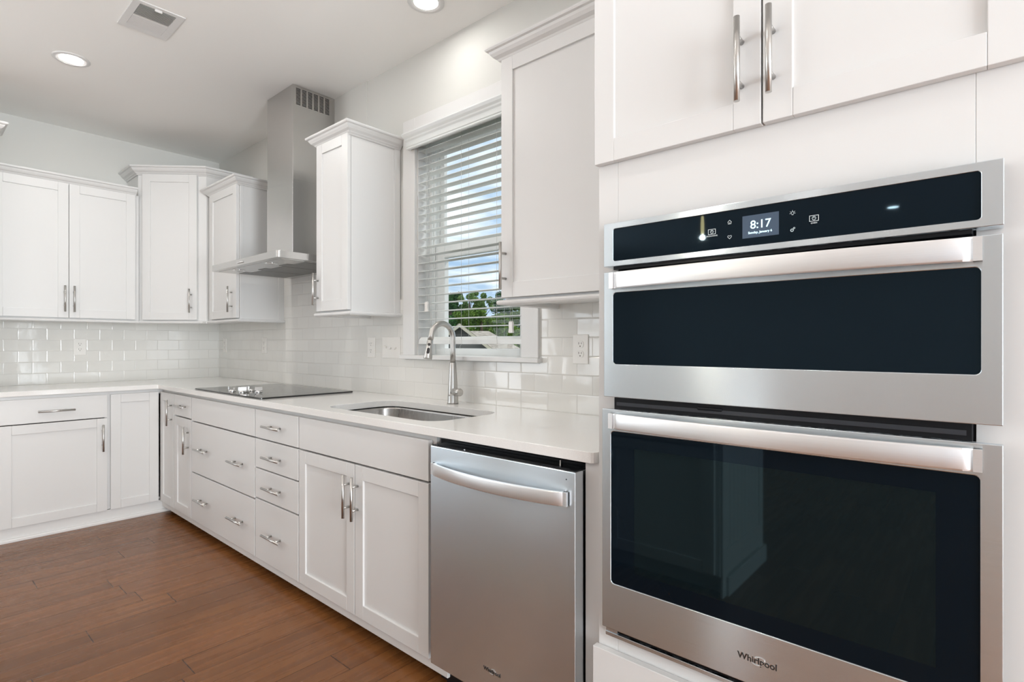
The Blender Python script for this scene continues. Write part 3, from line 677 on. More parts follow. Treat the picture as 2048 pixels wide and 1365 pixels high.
# deep cabinet at the left frame edge (above the fridge space)
t = thing('fridge_cabinet', (0.3, -1.97, 0), 'white deep cabinet whose crown corner shows at the left edge', 'cabinet', 'upper cabinets')
mb = MB(); mb.box(0.0065, 0.61, -2.44, -1.4915, 1.80, 2.478); mb.box(0.001, 0.61, -1.508, -1.4915, 0.0, 1.80); mb.box(0.001, 0.61, -2.44, -2.424, 0.0, 1.80); build(mb, 'carcass', 'cab', t)
for u0, u1, hu in ((-2.436, -1.969, -2.0), (-1.963, -1.495, -1.93)):
    d = shaker(t, BL, u0, u1, 1.806, 2.472); pull(d, BL, hu, 1.93)
crown(t, [(0.007, -2.442), (0.612, -2.442), (0.612, -1.4915), (0.40, -1.4915)], 2.468, 1, 1.08)

# ================================================================== TALL OVEN CABINET
TX0, TX1 = 4.291, 5.130
t = thing('oven_cabinet', (4.71, -0.32, 0), 'tall white cabinet housing the wall ovens, with two doors above and a drawer below', 'cabinet')
mb = MB()
mb.box(TX0, TX0 + 0.018, -0.622, -0.001, 0.09, 2.60); mb.box(TX1 - 0.018, TX1, -0.622, -0.001, 0.09, 2.60); mb.box(TX0 + 0.018, TX1 - 0.018, -0.02, -0.001, 0.09, 2.60)
mb.box(TX0 + 0.018, TX1 - 0.018, -0.60, -0.02, 2.58, 2.60); mb.box(TX0 + 0.018, TX1 - 0.018, -0.60, -0.02, 0.425, 0.443); mb.box(TX0 + 0.018, TX1 - 0.018, -0.60, -0.02, 1.545, 1.563)
mb.box(TX0 + 0.018, TX1 - 0.018, -0.60, -0.02, 0.09, 0.106)
build(mb, 'carcass', 'cab', t)
mb = MB()
mb.obox(TW, TX0, TX0 + 0.058, 0.09, 2.60, -0.018, 0); mb.obox(TW, TX1 - 0.073, TX1, 0.09, 2.60, -0.018, 0)
mb.obox(TW, TX0 + 0.0583, TX1 - 0.0733, 1.500, 1.70, -0.018, 0); mb.obox(TW, TX0 + 0.0583, TX1 - 0.0733, 0.40, 0.470, -0.018, 0); mb.obox(TW, TX0 + 0.0583, TX1 - 0.0733, 2.55, 2.60, -0.018, 0)
build(mb, 'face_frame', 'cab', t, bevel=0.0008)
d = shaker(t, TW, TX0, 4.708, 1.678, 2.58, st=0.058); pull(d, TW, 4.669, 1.816, 0.181, True, r=0.0065, off=0.033)
d = shaker(t, TW, 4.712, TX1, 1.678, 2.58, st=0.058); pull(d, TW, 4.733, 1.816, 0.181, True, r=0.0065, off=0.033)
d = slab(t, TW, 4.286, 5.128, 0.10, 0.408, th=0.020); pull(d, TW, 4.5, 0.25, 0.18, False); pull(d, TW, 4.92, 0.25, 0.18, False)
mb = MB(); mb.box(4.2395, 4.2905, -0.626, -0.594, 0.0, 0.8835); build(mb, 'filler_strip', 'cab', t)
mb = MB(); mb.box(TX0, TX1, -0.56, -0.545, 0, 0.09); build(mb, 'kick_board', 'cab', t)
crown(t, [(TX0 + 0.001, -0.58), (TX0 + 0.001, -0.645), (TX1, -0.645), (TX1, -0.007)], 2.594, 1, 1.08)

# ================================================================== WALL OVEN
ov = thing('wall_oven', (4.71, -0.64, 0.45), 'stainless steel combination microwave and wall oven with black glass, built into the tall cabinet', 'oven')
OX0, OX1 = 4.331, 5.093
mb = MB(); mb.box(4.350, 5.055, -0.639, -0.06, 0.474, 1.496); build(mb, 'oven_body', 'dark', ov)
for y_, z0, z1 in ((-0.668, 1.395, 1.41), (-0.664, 1.036, 1.08), (-0.660, 0.465, 0.49)):
    mb = MB(); mb.box(4.352, 5.053, y_, -0.6405, z0, z1); build(mb, 'vent_channel', 'dark', ov, bevel=0.001)
mb = MB(); mb.box(4.36, 5.045, -0.667, -0.664, 1.049, 1.058); build(mb, 'vent_lip', principled('vent_lip', (0.03, 0.033, 0.04), 0.2)[0], ov)
mb = MB(); mb.box(4.571, 4.628, -0.670, -0.664, 1.0545, 1.0625); build(mb, 'door_latch', 'dark', ov, bevel=0.003)
# control panel
mb = MB(); mb.holeplate(TW, (OX0, OX1, 1.403, 1.513), (4.358, 5.064, 1.416, 1.498), 0.006, 0.0005, 0.040)
cp = build(mb, 'control_panel', 'steel', ov, bevel=0.0012)
mb = MB(); mb.obox(TW, 4.356, 5.066, 1.414, 1.500, 0.020, 0.0365); build(mb, 'panel_glass', 'glassblack', cp)
GN = 0.0372
mb = MB(); mb.obox(TW, 4.675, 4.748, 1.433, 1.481, 0.0365, 0.0369); scn = build(mb, 'display', 'screen', cp)
def text(body, u, v, size, mat, parent, B=TW, n=GN, align='CENTER', name='lettering', ext=0.0002, bold=0.0):
    c = bpy.data.curves.new(name, 'FONT'); c.body = body; c.size = size; c.align_x = align; c.align_y = 'CENTER'; c.extrude = ext; c.offset = bold
    tmp = bpy.data.objects.new(name, c); me = bpy.data.meshes.new_from_object(tmp); me.name = name; bpy.data.objects.remove(tmp); bpy.data.curves.remove(c)
    me.materials.clear(); me.materials.append(M[mat])
    o = bpy.data.objects.new(name, me); COL.objects.link(o)
    o.parent = parent; o.location = B(u, v, n) - rootloc(parent); o.rotation_euler = (R(90), 0, 0); return o
text('8:17', 4.712, 1.4595, 0.0245, 'digits', cp, name='clock_digits', bold=0.00015)
text('Sunday, January 6', 4.711, 1.4435, 0.0068, 'digits', cp, name='date_text', bold=0.0001)
def line(mb, pts, w=0.0009, n=GN, closed=False):
    q = pts + ([pts[0]] if closed else [])
    for a, c in zip(q, q[1:]):
        d_ = Vector((c[0] - a[0], c[1] - a[1])); L = d_.length
        if L < 1e-6: continue
        d_ /= L; p_ = Vector((-d_.y, d_.x)) * (w / 2); e = d_ * (w / 2)
        P4 = [(a[0] - e.x + p_.x, a[1] - e.y + p_.y), (c[0] + e.x + p_.x, c[1] + e.y + p_.y), (c[0] + e.x - p_.x, c[1] + e.y - p_.y), (a[0] - e.x - p_.x, a[1] - e.y - p_.y)]
        mb.hexa([TW(k[0], k[1], n) for k in P4] + [TW(k[0], k[1], n + 0.0002) for k in P4])
def circ(cx, cy_, r, k=16, a0=0, a1=360): return [(cx + r * math.cos(R(a0 + (a1 - a0) * i / k)), cy_ + r * math.sin(R(a0 + (a1 - a0) * i / k))) for i in range(k + 1)]
for cx, cz_, nm in ((4.609, 1.457, 'MICROWAVE'), (4.813, 1.4565, 'OVEN')):
    mb = MB(); line(mb, [(cx - 0.008, cz_ - 0.0055), (cx + 0.008, cz_ - 0.0055), (cx + 0.008, cz_ + 0.0055), (cx - 0.008, cz_ + 0.0055)], closed=True)
    line(mb, circ(cx, cz_, 0.0033)); line(mb, [(cx, cz_), (cx, cz_ + 0.002)]); build(mb, 'panel_icon', 'icon', cp)
    text(nm, cx, cz_ - 0.0095, 0.0042, 'icon', cp, name='key_text')
mb = MB(); cx, cz_ = 4.648, 1.473; line(mb, [(cx - 0.004, cz_), (cx, cz_ + 0.0042), (cx + 0.004, cz_)], 0.0007); line(mb, [(cx - 0.003, cz_), (cx - 0.003, cz_ - 0.004), (cx + 0.003, cz_ - 0.004), (cx + 0.003, cz_)], 0.0007)
line(mb, [(cx, cz_ - 0.004), (cx, cz_ - 0.001)], 0.0009); build(mb, 'panel_icon', 'icon', cp)
mb = MB(); cx, cz_ = 4.648, 1.440; line(mb, [(cx, cz_ - 0.0038), (cx - 0.0042, cz_ + 0.0008), (cx - 0.0038, cz_ + 0.003), (cx - 0.0018, cz_ + 0.0036), (cx, cz_ + 0.0018), (cx + 0.0018, cz_ + 0.0036), (cx + 0.0038, cz_ + 0.003), (cx + 0.0042, cz_ + 0.0008)], 0.0007, closed=True); build(mb, 'panel_icon', 'icon', cp)
mb = MB(); cx, cz_ = 4.774, 1.473; line(mb, circ(cx, cz_, 0.0026, 14, -60, 240), 0.0007); line(mb, [(cx - 0.001, cz_ - 0.0036), (cx + 0.001, cz_ - 0.0036)], 0.0009)
for a in (-10, 35, 90, 145, 190): line(mb, [(cx + 0.0040 * math.cos(R(a)), cz_ + 0.0040 * math.sin(R(a))), (cx + 0.0052 * math.cos(R(a)), cz_ + 0.0052 * math.sin(R(a)))], 0.0007)
build(mb, 'panel_icon', 'icon', cp)
mb = MB(); cx, cz_ = 4.774, 1.439; line(mb, circ(cx - 0.001, cz_ - 0.001, 0.0024), 0.0014); line(mb, circ(cx + 0.0030, cz_ + 0.003, 0.0014), 0.0010); build(mb, 'panel_icon', 'icon', cp)

def bowed(parent, x0, x1, z0, z1, yb, bulge, th=0.010, mat='steel_light', name='handle', segs=28):
    """flat bar that arches outward in plan"""
    mb = MB(); rings = []
    for i in range(segs + 1):
        f = i / segs; x = x0 + (x1 - x0) * f; b_ = bulge * (1 - (2 * f - 1) ** 2) ** 0.85
        if i in (0, segs): yo = yb - 0.004
        else: yo = yb - 0.012 - b_
        e = 0.0025
        rings.append([mb.b.verts.new(q) for q in ((x, yo + th, z0), (x, yo + e * 0.4, z0), (x, yo, z0 + e), (x, yo, z1 - e), (x, yo + e * 0.4, z1), (x, yo + th, z1))])
    for a, c in zip(rings, rings[1:]):
        for k in range(6):
            f = mb.b.faces.new([a[k], a[(k + 1) % 6], c[(k + 1) % 6], c[k]])
            f.smooth = (k == 2)
    mb.b.faces.new(rings[0]); mb.b.faces.new(rings[-1][::-1])
    # end mounts
    for xa, xb in ((x0, x0 + 0.012), (x1 - 0.012, x1)): mb.box(xa, xb, yb - 0.013, yb - 0.0002, z0, z1)
    return build(mb, name, mat, parent)
def ovdoor(name, z0, z1, g, n1, r=0.009):
    mb = MB(); mb.holeplate(TW, (OX0 - (0.004 if z0 < 1 else 0), OX1 - 0.001, z0, z1), g, r, 0.026, n1)
    d = build(mb, name, 'steel', ov, bevel=0.0015)
    mb = MB(); mb.obox(TW, g[0] - 0.004, g[1] + 0.004, g[2] - 0.004, g[3] + 0.004, 0.026, n1 - 0.002); build(mb, 'door_glass', 'glassblack', d); return d
dm = ovdoor('microwave_door', 1.071, 1.389, (4.358, 5.064, 1.155, 1.336), 0.040)
dl = ovdoor('oven_door', 0.482, 1.040, (4.353, 5.063, 0.599, 0.985), 0.042)
mb = MB(); mb.obox(TW, 4.418, 5.004, 0.640, 0.947, 0.0401, 0.0404); build(mb, 'viewing_window', 'glassinner', dl)
bowed(dm, 4.353, 5.066, 1.3455, 1.3860, -0.680, 0.022)
bowed(dl, 4.352, 5.066, 0.993, 1.031, -0.682, 0.024)
mb = MB(); mb.obox(TW, 4.326, 5.092, 0.452, 0.462, 0.001, 0.024); mb.obox(TW, 4.326, 4.36, 0.462, 0.484, 0.001, 0.022); build(mb, 'bottom_trim', 'steel', ov, bevel=0.001)
def logo(u, v, size, parent, B, n):
    o = text('Whirlpool', u, v, size, 'logo_dark', parent, B, n, name='logo_lettering', ext=0.0006, bold=0.0002)
    o = text('Whirlpool', u - size * 0.03, v + size * 0.045, size, 'logo_light', parent, B, n - 0.0007, name='logo_backing', ext=0.0004, bold=0.0003)
    mb = MB(); pts = []
    for i in range(37):
        a = R(188 + 300 * i / 36)
        pts.append(B(u + size * 0.16 + size * 0.70 * math.cos(a), v + size * 0.46 * math.sin(a) + size * 0.16 * math.cos(a), n + 0.0006))
    mb.tube(pts, [size * 0.014 + size * 0.026 * abs(math.cos(math.pi * (i - 8) / 28)) for i in range(37)], 6); build(mb, 'logo_ring', 'logo_light', parent)
logo(4.7065, 0.537, 0.0190, dl, TW, 0.0425)

# ================================================================== DISHWASHER
dw = thing('dishwasher', (3.935, -0.32, 0), 'stainless steel dishwasher with a curved bar handle under the right end of the countertop', 'dishwasher')
DX0, DX1 = 3.636, 4.235
mb = MB(); mb.box(3.61, 4.238, -0.598, -0.03, 0.02, 0.868); build(mb, 'tub', 'dark', dw)
mb = MB(); mb.box(DX0 + 0.003, DX1 - 0.003, -0.666, -0.602, 0.8575, 0.8605); mb.box(3.66, 4.21, -0.660, -0.655, 0.8605, 0.8625); build(mb, 'top_control_strip', 'dark', dw, bevel=0.001)
for q in ((3.79, 3.797, -0.660, -0.654, 0.8605, 0.8630), (4.17, 4.174, -0.652, -0.642, 0.8605, 0.8800)):
    mb = MB(); mb.box(*q); build(mb, 'mounting_bracket', 'chrome', dw)
mb = MB(); mb.box(DX0, DX1, -0.670, -0.6005, 0.112, 0.8575); dp = build(mb, 'door', 'steel', dw, bevel=0.0025, seg=3)
bowed(dp, 3.652, 4.214, 0.7635, 0.802, -0.670, 0.040, name='handle')
logo(3.926, 0.197, 0.0170, dp, Basis((0, -0.670, 0), (1, 0, 0), (0, -1, 0)), 0.0004)
mb = MB(); mb.tube([(4.206, -0.6698, 0.835), (4.206, -0.6706, 0.835)], 0.0018, 8); build(mb, 'indicator', 'dark', dp)
mb = MB(); mb.box(3.64, 4.235, -0.585, -0.5985, 0.0, 0.10); build(mb, 'kick_plate', 'dark', dw)

# ================================================================== RANGE HOOD
hd = thing('range_hood', (1.76, 0, 1.668), 'stainless steel chimney range hood with a flat canopy above the cooktop', 'range hood')
mb = MB()
# canopy shell: side walls + top, open recess beneath
HX0, HX1, HY0 = 1.310, 2.222, -0.535
def rr_front(x0, x1, y0, y1, r=0.018, k=5):
    pts = [(x1, y1), (x0, y1)]
    for cx, cy_, a0 in ((x0 + r, y0 + r, 180), (x1 - r, y0 + r, 270)):
        for j in range(k + 1): a = R(a0 + 90 * j / k); pts.append((cx + r * math.cos(a), cy_ + r * math.sin(a)))
    return pts
mb.prism(rr_front(HX0, HX1, HY0, -0.0065), None, lambda q, d: (q[0], q[1], d), 1.669, 1.707)
can = build(mb, 'canopy', 'hood', hd, bevel=0.001)
mb = MB(); mb.box(HX0 + 0.03, HX1 - 0.03, -0.50, -0.03, 1.6665, 1.6690); build(mb, 'underside_panel', 'hood', can)
for x0, x1 in ((1.375, 1.640), (1.650, 1.915), (1.925, 2.165)):
    mb = MB(); mb.box(x0, x1, -0.350, -0.075, 1.6645, 1.6665); mb.box(x0, x0 + 0.10, -0.385, -0.350, 1.6645, 1.6665); build(mb, 'grease_filter', 'mesh', can)
for x in (1.53, 1.975):
    mb = MB(); mb.lathe((x, -0.452, 1.6635), [(0.001, 0.001), (0.026, 0.001), (0.030, 0), (0.036, 0.001), (0.038, 0.003)]); ring_ = build(mb, 'hood_lamp', 'chrome', can)
    mb = MB(); mb.lathe((x, -0.452, 1.6628), [(0.001, 0.0), (0.024, 0.0), (0.024, 0.0008)]); build(mb, 'lamp_lens', 'hoodlens', ring_)
mb = MB()
for i in range(5): mb.tube([(1.725 + 0.016 * i, HY0 - 0.006, 1.686), (1.725 + 0.016 * i, HY0 + 0.001, 1.686)], 0.0052, 12)
build(mb, 'control_buttons', 'chrome', can)
mb = MB(); mb.box(1.557, 1.902, -0.288, -0.0065, 1.707, 2.207); build(mb, 'lower_chimney', 'hood', hd, bevel=0.001)
mb = MB(); mb.box(1.559, 1.900, -0.286, -0.0065, 2.207, CEIL - 0.001); uc = build(mb, 'upper_chimney', 'hood', hd, bevel=0.001)
mb = MB()
for c in range(6):
    for r in range(13):
        y = -0.266 + c * 0.0385; z = 2.668 + r * 0.0079
        mb.box(1.8995, 1.9006, y, y + 0.0285, z, z + 0.0042)
build(mb, 'vent_grille', 'dark', uc)

# ================================================================== OUTLETS AND SWITCHES
def outlet(B, u, v, label, n=0.0062):
    t = thing('wall_outlet', B(u, v - 0.06, n), label, 'outlet', 'outlets on the tile backsplash')
    mb = MB(); mb.obox(B, u - 0.038, u + 0.038, v - 0.061, v + 0.061, n, n + 0.005); pl = build(mb, 'cover_plate', 'plastic', t, bevel=0.003, seg=3)
    for dv_ in (0.020, -0.020):
        pts = []
        for k in range(28):
            a = 2 * math.pi * k / 28; pts.append((u + 0.0172 * math.cos(a), v + dv_ + max(-0.0145, min(0.0145, 0.0172 * math.sin(a)))))
        mb = MB(); mb.prism(pts, None, lambda q, d: B(q[0], q[1], d), n + 0.004, n + 0.0068); rc = build(mb, 'receptacle', 'plastic', pl, bevel=0.0006)
        mb = MB(); mb.obox(B, u - 0.0075, u - 0.0055, v + dv_ + 0.000, v + dv_ + 0.009, n + 0.0068, n + 0.0071); mb.obox(B, u + 0.0055, u + 0.0075, v + dv_ + 0.001, v + dv_ + 0.008, n + 0.0068, n + 0.0071)
        mb.tube([B(u, v + dv_ - 0.0075, n + 0.0068), B(u, v + dv_ - 0.0075, n + 0.0071)], 0.0026, 10); build(mb, 'slots', 'slot', pl)
BT = Basis((0, 0, 0), (1, 0, 0), (0, -1, 0)); BTL = Basis((0, 0, 0), (0, 1, 0), (1, 0, 0))
outlet(BT, 0.145, 1.190, 'white wall outlet on the backsplash nearest the inside corner, beneath the small hood-side cabinet')
outlet(BT, 0.895, 1.190, 'white wall outlet on the backsplash just left of and behind the range hood')
outlet(BT, 2.313, 1.183, 'white wall outlet on the backsplash just left of the triple light switch')
outlet(BT, 3.805, 1.183, 'white duplex wall outlet on the tile between window and oven cabinet')
outlet(BTL, -0.975, 1.180, 'white duplex wall outlet on the left wall tile under the double-door cabinet')
t = thing('light_switch', (2.508, -0.006, 1.12), 'white plate with three toggle light switches beside the window sill', 'light switch')
mb = MB(); mb.obox(BT, 2.424, 2.592, 1.122, 1.244, 0.0062, 0.0112); pl = build(mb, 'cover_plate', 'plastic', t, bevel=0.003, seg=3)
for x, up_ in ((2.462, 1), (2.508, -1), (2.554, -1)):
    mb = MB(); mb.tube([BT(x, 1.183, 0.010), BT(x, 1.183 + up_ * 0.011, 0.022)], [0.0048, 0.0036], 8); build(mb, 'toggle', 'plastic', pl)

# ================================================================== CEILING FIXTURES
for i, (x, y) in enumerate(CANS):
    if i == 0: lb = 'round recessed ceiling light glowing near the ceiling air vent'
    elif i == 3: lb = 'round recessed ceiling light above the sink at the top edge'
    elif i in (1, 2, 9): lb = 'round recessed ceiling light over the kitchen aisle, above the picture'
    else: lb = 'round recessed ceiling light further back in the open-plan room'
    t = thing('recessed_light', (x, y, CEIL), lb, 'ceiling light', 'recessed ceiling lights')
    mb = MB(); mb.lathe((x, y, CEIL), [(0.085, -0.0002), (0.085, -0.003), (0.080, -0.006), (0.064, -0.006), (0.056, -0.0030)], 40, caps=False); build(mb, 'trim_ring', 'trimw', t)
    mb = MB(); mb.lathe((x, y, CEIL), [(0.001, -0.0028), (0.056, -0.0028), (0.057, -0.002)], 40); build(mb, 'lens', 'lamp', t)
t = thing('ceiling_vent', (2.0, -1.055, CEIL), 'white rectangular ceiling air vent with curved louvres', 'air vent')
VX0, VX1, VY0, VY1 = 1.858, 2.150, -1.162, -0.950
BC = Basis((0, 0, 0), (1, 0, 0), (0, -1, 0))
class CB:   # basis looking at the ceiling from below
    def __call__(s, u, v, n): return Vector((u, v, CEIL - n))
mb = MB(); mb.holeplate(CB(), (VX0, VX1, VY0, VY1), (1.898, 2.125, -1.132, -0.984), 0.002, 0.0002, 0.006); fr_ = build(mb, 'frame', 'trimw', t, bevel=0.0015)
mb = MB(); mb.box(1.899, 2.124, -1.131, -0.985, CEIL - 0.0012, CEIL - 0.0004); build(mb, 'duct_opening', principled('duct_dark', (0.10, 0.10, 0.10), 0.9)[0], t)  # dark sheet standing in for the shade inside the duct
for i in range(22):
    x = 1.903 + i * 0.0101
    mb = MB(); sgn = 1 if x > 2.012 else -1
    mb.hexa([(x, -1.131, CEIL - 0.0014), (x + 0.0022, -1.131, CEIL - 0.0014), (x + 0.0022, -0.985, CEIL - 0.0014), (x, -0.985, CEIL - 0.0014),
             (x + sgn * 0.0055, -1.131, CEIL - 0.0075), (x + 0.0022 + sgn * 0.0055, -1.131, CEIL - 0.0075), (x + 0.0022 + sgn * 0.0055, -0.985, CEIL - 0.0075), (x + sgn * 0.0055, -0.985, CEIL - 0.0075)])
    build(mb, 'louvre', 'trimw', t)
mb = MB(); mb.box(2.128, 2.134, -1.075, -1.045, CEIL - 0.018, CEIL - 0.006); build(mb, 'damper_lever', 'trimw', t, bevel=0.001)

# ================================================================== ISLAND AND PENDANTS (behind the camera, seen in the oven glass)
t = thing('kitchen_island', (2.9, -2.36, 0), 'white kitchen island with beadboard end, seen only as a reflection in the oven door', 'island')
BI = Basis((0, -2.05, 0), (-1, 0, 0), (0, 1, 0))
mb = MB(); mb.box(1.75, 4.12, -2.66, -2.05, 0.10, 0.883); mb.box(1.75, 4.12, -2.66, -2.12, 0.0, 0.10); build(mb, 'carcass', 'cab', t)
for k in range(4):
    u0 = -4.10 + k * 0.585; slab(t, BI, u0, u0 + 0.575, 0.716, 0.862); d = shaker(t, BI, u0, u0 + 0.575, 0.11, 0.708); pull(d, BI, u0 + (0.535 if k % 2 == 0 else 0.04), 0.60)
mb = MB()
for k in range(9): mb.box(4.12, 4.126, -2.60 + k * 0.054, -2.549 + k * 0.054, 0.22, 0.80)
mb.box(4.12, 4.132, -2.66, -2.60, 0.0, 0.883); mb.box(4.12, 4.132, -2.115, -2.055, 0.0, 0.883); mb.box(4.12, 4.132, -2.60, -2.115, 0.10, 0.22); mb.box(4.12, 4.132, -2.60, -2.115, 0.80, 0.883); mb.box(4.12, 4.145, -2.68, -2.10, 0.0, 0.09)
build(mb, 'beadboard_end', 'cab', t, bevel=0.001)
mb = MB(); mb.box(1.70, 4.17, -2.98, -2.02, 0.884, 0.914)
build(mb, 'countertop', 'quartz', None, 'white quartz slab on top of the kitchen island behind the camera', 'countertop', bevel=0.003)
for x in (3.90, 2.30):
    t = thing('pendant_lamp', (x, -2.38, CEIL), 'clear glass pendant lamp with a warm bulb over the kitchen island', 'pendant lamp', 'pendants over the island')
    mb = MB(); mb.lathe((x, -2.38, CEIL), [(0.06, -0.0003), (0.06, -0.02), (0.01, -0.025)]); mb.tube([(x, -2.38, CEIL - 0.02), (x, -2.38, 1.96)], 0.004, 8); mb.lathe((x, -2.38, 1.90), [(0.018, 0.06), (0.018, 0), (0.001, 0)]); build(mb, 'stem', 'nickel', t)
    mb = MB(); mb.lathe((x, -2.38, 1.72), [(0.075, 0), (0.075, 0.23), (0.02, 0.25)], 28, caps=False); build(mb, 'glass_shade', 'pane', t)
    mb = MB(); mb.lathe((x, -2.38, 1.80), [(0.001, 0), (0.007, 0.004), (0.009, 0.02), (0.009, 0.06), (0.006, 0.10), (0.001, 0.1005)], 18); build(mb, 'bulb', 'bulb', t)

# ================================================================== OUTSIDE
def dirpt(u, v, dist):
    """a point in the garden, given by bearing from the window and distance"""
    k = (u - 1024) / 1085.47; th = R(48.693)
    return Vector((5.074 + dist * (-math.cos(th) + k * math.sin(th)), -1.883 + dist * (math.sin(th) + k * math.cos(th)), 1.208 - dist * (v - 686.85) / 1085.47))
GZ = -3.0
mb = MB(); mb.quad([(-160, 1.0, GZ), (60, 1.0, GZ), (60, 160, GZ), (-160, 160, GZ)]); o = struct(mb, 'ground', 'lawn')
# neighbour's house: hipped main roof + front gable
h = thing('house', tuple(dirpt(940, 800, 30)) [:2] + (GZ,), 'neighbouring house with grey shingle roofs and a small front gable, seen through the window', 'house')
ap = dirpt(919, 651, 26); gr_ = dirpt(978, 699, 26); rl = dirpt(925, 661, 31); rr_ = dirpt(977.5, 661, 31)
ca = Vector((-0.7327, 0.6874, 0)); across = Vector((0.6874, 0.7327, 0))     # away from viewer, sideways
def W(c, a, b_, z): q = c + across * a + ca * b_; return Vector((q.x, q.y, z))
G0 = Vector((ap.x, ap.y, 0)); half = 1.9; ez = 1.208 - (700 - 686.85) / 1085.47 * 26
ez = 0.55
mb = MB()
mb.hexa([W(G0, -half, 0.15, GZ), W(G0, half, 0.15, GZ), W(G0, half, 6, GZ), W(G0, -half, 6, GZ), W(G0, -half, 0.15, ez), W(G0, half, 0.15, ez), W(G0, half, 6, ez), W(G0, -half, 6, ez)])
f_ = [W(G0, -half, 0.15, ez), W(G0, half, 0.15, ez), W(G0, 0, 0.15, ap.z - 0.1)]; mb.quad(f_)
mb.hexa([W(G0, -5.0, 4, GZ), W(G0, 4.4, 4, GZ), W(G0, 4.4, 10, GZ), W(G0, -5.0, 10, GZ), W(G0, -5.0, 4, ez), W(G0, 4.4, 4, ez), W(G0, 4.4, 10, ez), W(G0, -5.0, 10, ez)])
build(mb, 'wall', 'siding', h)
mb = MB(); oh = 0.25
for s_ in (-1, 1):
    a = W(G0, 0, -oh, ap.z); b2 = W(G0, s_ * (half + 0.25), -oh, ez - 0.15); c2 = W(G0, s_ * (half + 0.25), 6.5, ez - 0.15); d2 = W(G0, 0, 6.5, ap.z)
    mb.hexa([a, b2, c2, d2] + [q + Vector((0, 0, 0.10)) for q in (a, b2, c2, d2)])
rz = rl.z
Rl, Rr = W(G0, -2.6, 6.8, rz), W(G0, 1.75, 6.8, rz)
e1, e2, e3, e4 = W(G0, -5.4, 3.6, ez), W(G0, 4.0, 3.6, ez), W(G0, 4.0, 10.4, ez), W(G0, -5.4, 10.4, ez)
mb.quad([e1, e2, Rr, Rl]); mb.quad([e2, e3, Rr]); mb.quad([e3, e4, Rl, Rr]); mb.quad([e4, e1, Rl]); mb.quad([e1, e4, e3, e2])
build(mb, 'roof', 'shingle', h)
mb = MB()
for s_ in (-1, 1):
    a = W(G0, 0, -oh - 0.06, ap.z + 0.06); b2 = W(G0, s_ * (half + 0.27), -oh - 0.06, ez - 0.1)
    mb.hexa([a - Vector((0, 0, 0.16)), b2 - Vector((0, 0, 0.16)), b2 - Vector((0, 0, 0.16)) + ca * 0.05, a - Vector((0, 0, 0.16)) + ca * 0.05, a, b2, b2 + ca * 0.05, a + ca * 0.05])
build(mb, 'fascia', 'fascia', h)
# second roof left (nearer neighbour)
h2 = thing('house', tuple(dirpt(885, 760, 38))[:2] + (GZ,), 'second neighbouring roof behind the first gable at the left of the window view', 'house')
G1 = dirpt(886, 664, 38); G1.z = 0
mb = MB(); mb.hexa([W(G1, -4, 0, GZ), W(G1, 1.3, 0, GZ), W(G1, 1.3, 6, GZ), W(G1, -4, 6, GZ), W(G1, -4, 0, 0.6), W(G1, 1.3, 0, 0.6), W(G1, 1.3, 6, 0.6), W(G1, -4, 6, 0.6)]); build(mb, 'wall', 'siding', h2)
mb = MB(); e1, e2, e3, e4 = W(G1, -4.4, -0.4, 0.6), W(G1, 1.7, -0.4, 0.6), W(G1, 1.7, 6.4, 0.6), W(G1, -4.4, 6.4, 0.6); q1, q2 = W(G1, -3.0, 3, 2.5), W(G1, 0.9, 3, 2.5)
mb.quad([e1, e2, q2, q1]); mb.quad([e2, e3, q2]); mb.quad([e3, e4, q1, q2]); mb.quad([e4, e1, q1]); mb.quad([e1, e4, e3, e2]); build(mb, 'roof', 'shingle', h2)

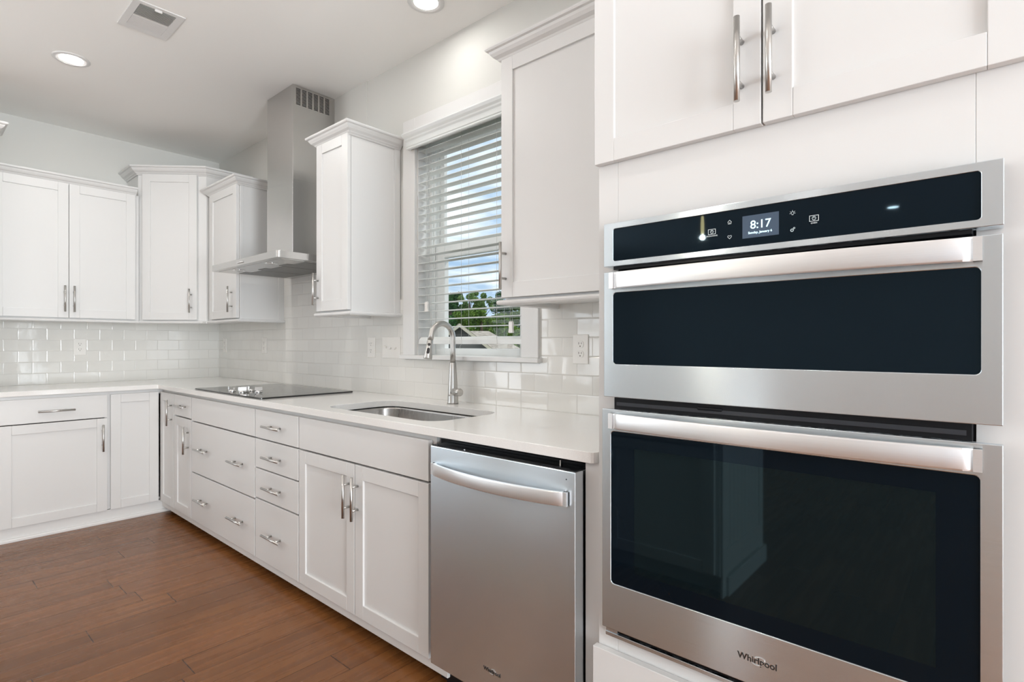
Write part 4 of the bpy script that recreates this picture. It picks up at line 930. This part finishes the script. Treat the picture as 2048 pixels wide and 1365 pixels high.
def tree(u, vtop, dist, width, label, mat, kind='round', density=1.0, seed=0):
    rnd = random.Random(seed); top = dirpt(u, vtop, dist); base_ = Vector((top.x, top.y, GZ)); H = top.z - GZ
    t = thing('tree', tuple(base_), label, 'tree', 'trees beyond the neighbouring roofs')
    mb = MB(); mb.tube([base_, base_ + Vector((0.1, 0, H * 0.5)), base_ + Vector((0, 0.1, H * 0.9))], [0.28, 0.2, 0.05], 8)
    clumps = []
    nc = {'round': 34, 'pine': 26, 'thin': 30}[kind]
    for i in range(nc):
        f = rnd.random()
        if kind == 'pine': zc = H * (0.42 + 0.55 * f); rmax = width * (1.05 - 0.75 * f) ; cr_ = width * 0.30
        elif kind == 'thin': zc = H * (0.35 + 0.60 * f); rmax = width * (0.95 - 0.45 * f); cr_ = width * 0.17
        else: zc = H * (0.18 + 0.74 * f); rmax = width * math.sqrt(max(0.05, 1 - (2 * f - 0.9) ** 2 * 0.8)) * 0.8; cr_ = width * 0.30
        a = rnd.random() * 6.283; rr = rmax * math.sqrt(rnd.random())
        c = base_ + Vector((math.cos(a) * rr, math.sin(a) * rr, zc)); clumps.append((c, cr_ * (0.7 + 0.6 * rnd.random())))
        if kind != 'round' or i % 3 == 0: mb.tube([base_ + Vector((0, 0, zc * 0.8)), c], [0.06, 0.02], 5)
    build(mb, 'trunk', 'bark', t)
    mb = MB(); nl = int(260 * density)
    for c, r in clumps:
        for j in range(nl):
            d_ = Vector((rnd.gauss(0, 1), rnd.gauss(0, 1), rnd.gauss(0, 0.8))).normalized() * r * (0.55 + 0.5 * rnd.random())
            q = c + d_; s_ = (0.095 if kind != 'thin' else 0.085) * (0.6 + rnd.random()); ax = Vector((rnd.gauss(0, 1), rnd.gauss(0, 1), rnd.gauss(0, 1))).normalized(); bx = ax.orthogonal().normalized()
            mb.quad([q - ax * s_, q + bx * s_ * 0.6, q + ax * s_, q - bx * s_ * 0.6])
    build(mb, 'foliage', mat, t)
tree(900, 588, 66, 1.5, 'dark pine tree at the left of the window view above the roofs', 'leaf_pine', 'pine', 2.0, 1)
tree(912, 583, 74, 1.5, 'dark pine with a rounded top rising beside the left pine', 'leaf_pine', 'pine', 2.0, 2)
tree(888, 594, 82, 1.8, 'dark pine partly hidden behind the window sash at far left', 'leaf_pine', 'pine', 2.0, 3)
tree(938, 580, 70, 2.2, 'thin leaved tree with open branches left of centre in the window view', 'leaf_pale', 'thin', 1.3, 4)
tree(962, 577, 74, 2.6, 'tallest thin leaved tree with airy branches in the middle of the window view', 'leaf_pale', 'thin', 1.4, 5)
tree(1003, 583, 82, 2.0, 'dark pine beside the edge of the right upper cabinet', 'leaf_pine', 'pine', 2.0, 6)
tree(926, 612, 60, 2.0, 'bushy green tree above the gable of the neighbouring house', 'leaf_mid', 'round', 2.2, 7)
tree(962, 612, 50, 2.1, 'bushy green tree above the ridge of the neighbouring roof', 'leaf_mid', 'round', 2.2, 8)
tree(994, 612, 62, 2.3, 'bushy green tree right of the neighbouring roof ridge', 'leaf_mid', 'round', 2.2, 9)
tree(1030, 600, 74, 2.2, 'bushy green tree at the right end of the window view under the cabinet', 'leaf_mid', 'round', 2.2, 10)
tree(1070, 600, 58, 2.2, 'bushy green tree hidden mostly behind the right window casing', 'leaf_mid', 'round', 1.5, 11)
tree(1026, 652, 40, 1.7, 'low green tree beside the hipped roof corner', 'leaf_mid', 'round', 2.2, 12)
tree(900, 630, 56, 2.0, 'low dark tree behind the second roof at left', 'leaf_pine', 'round', 2.2, 13)
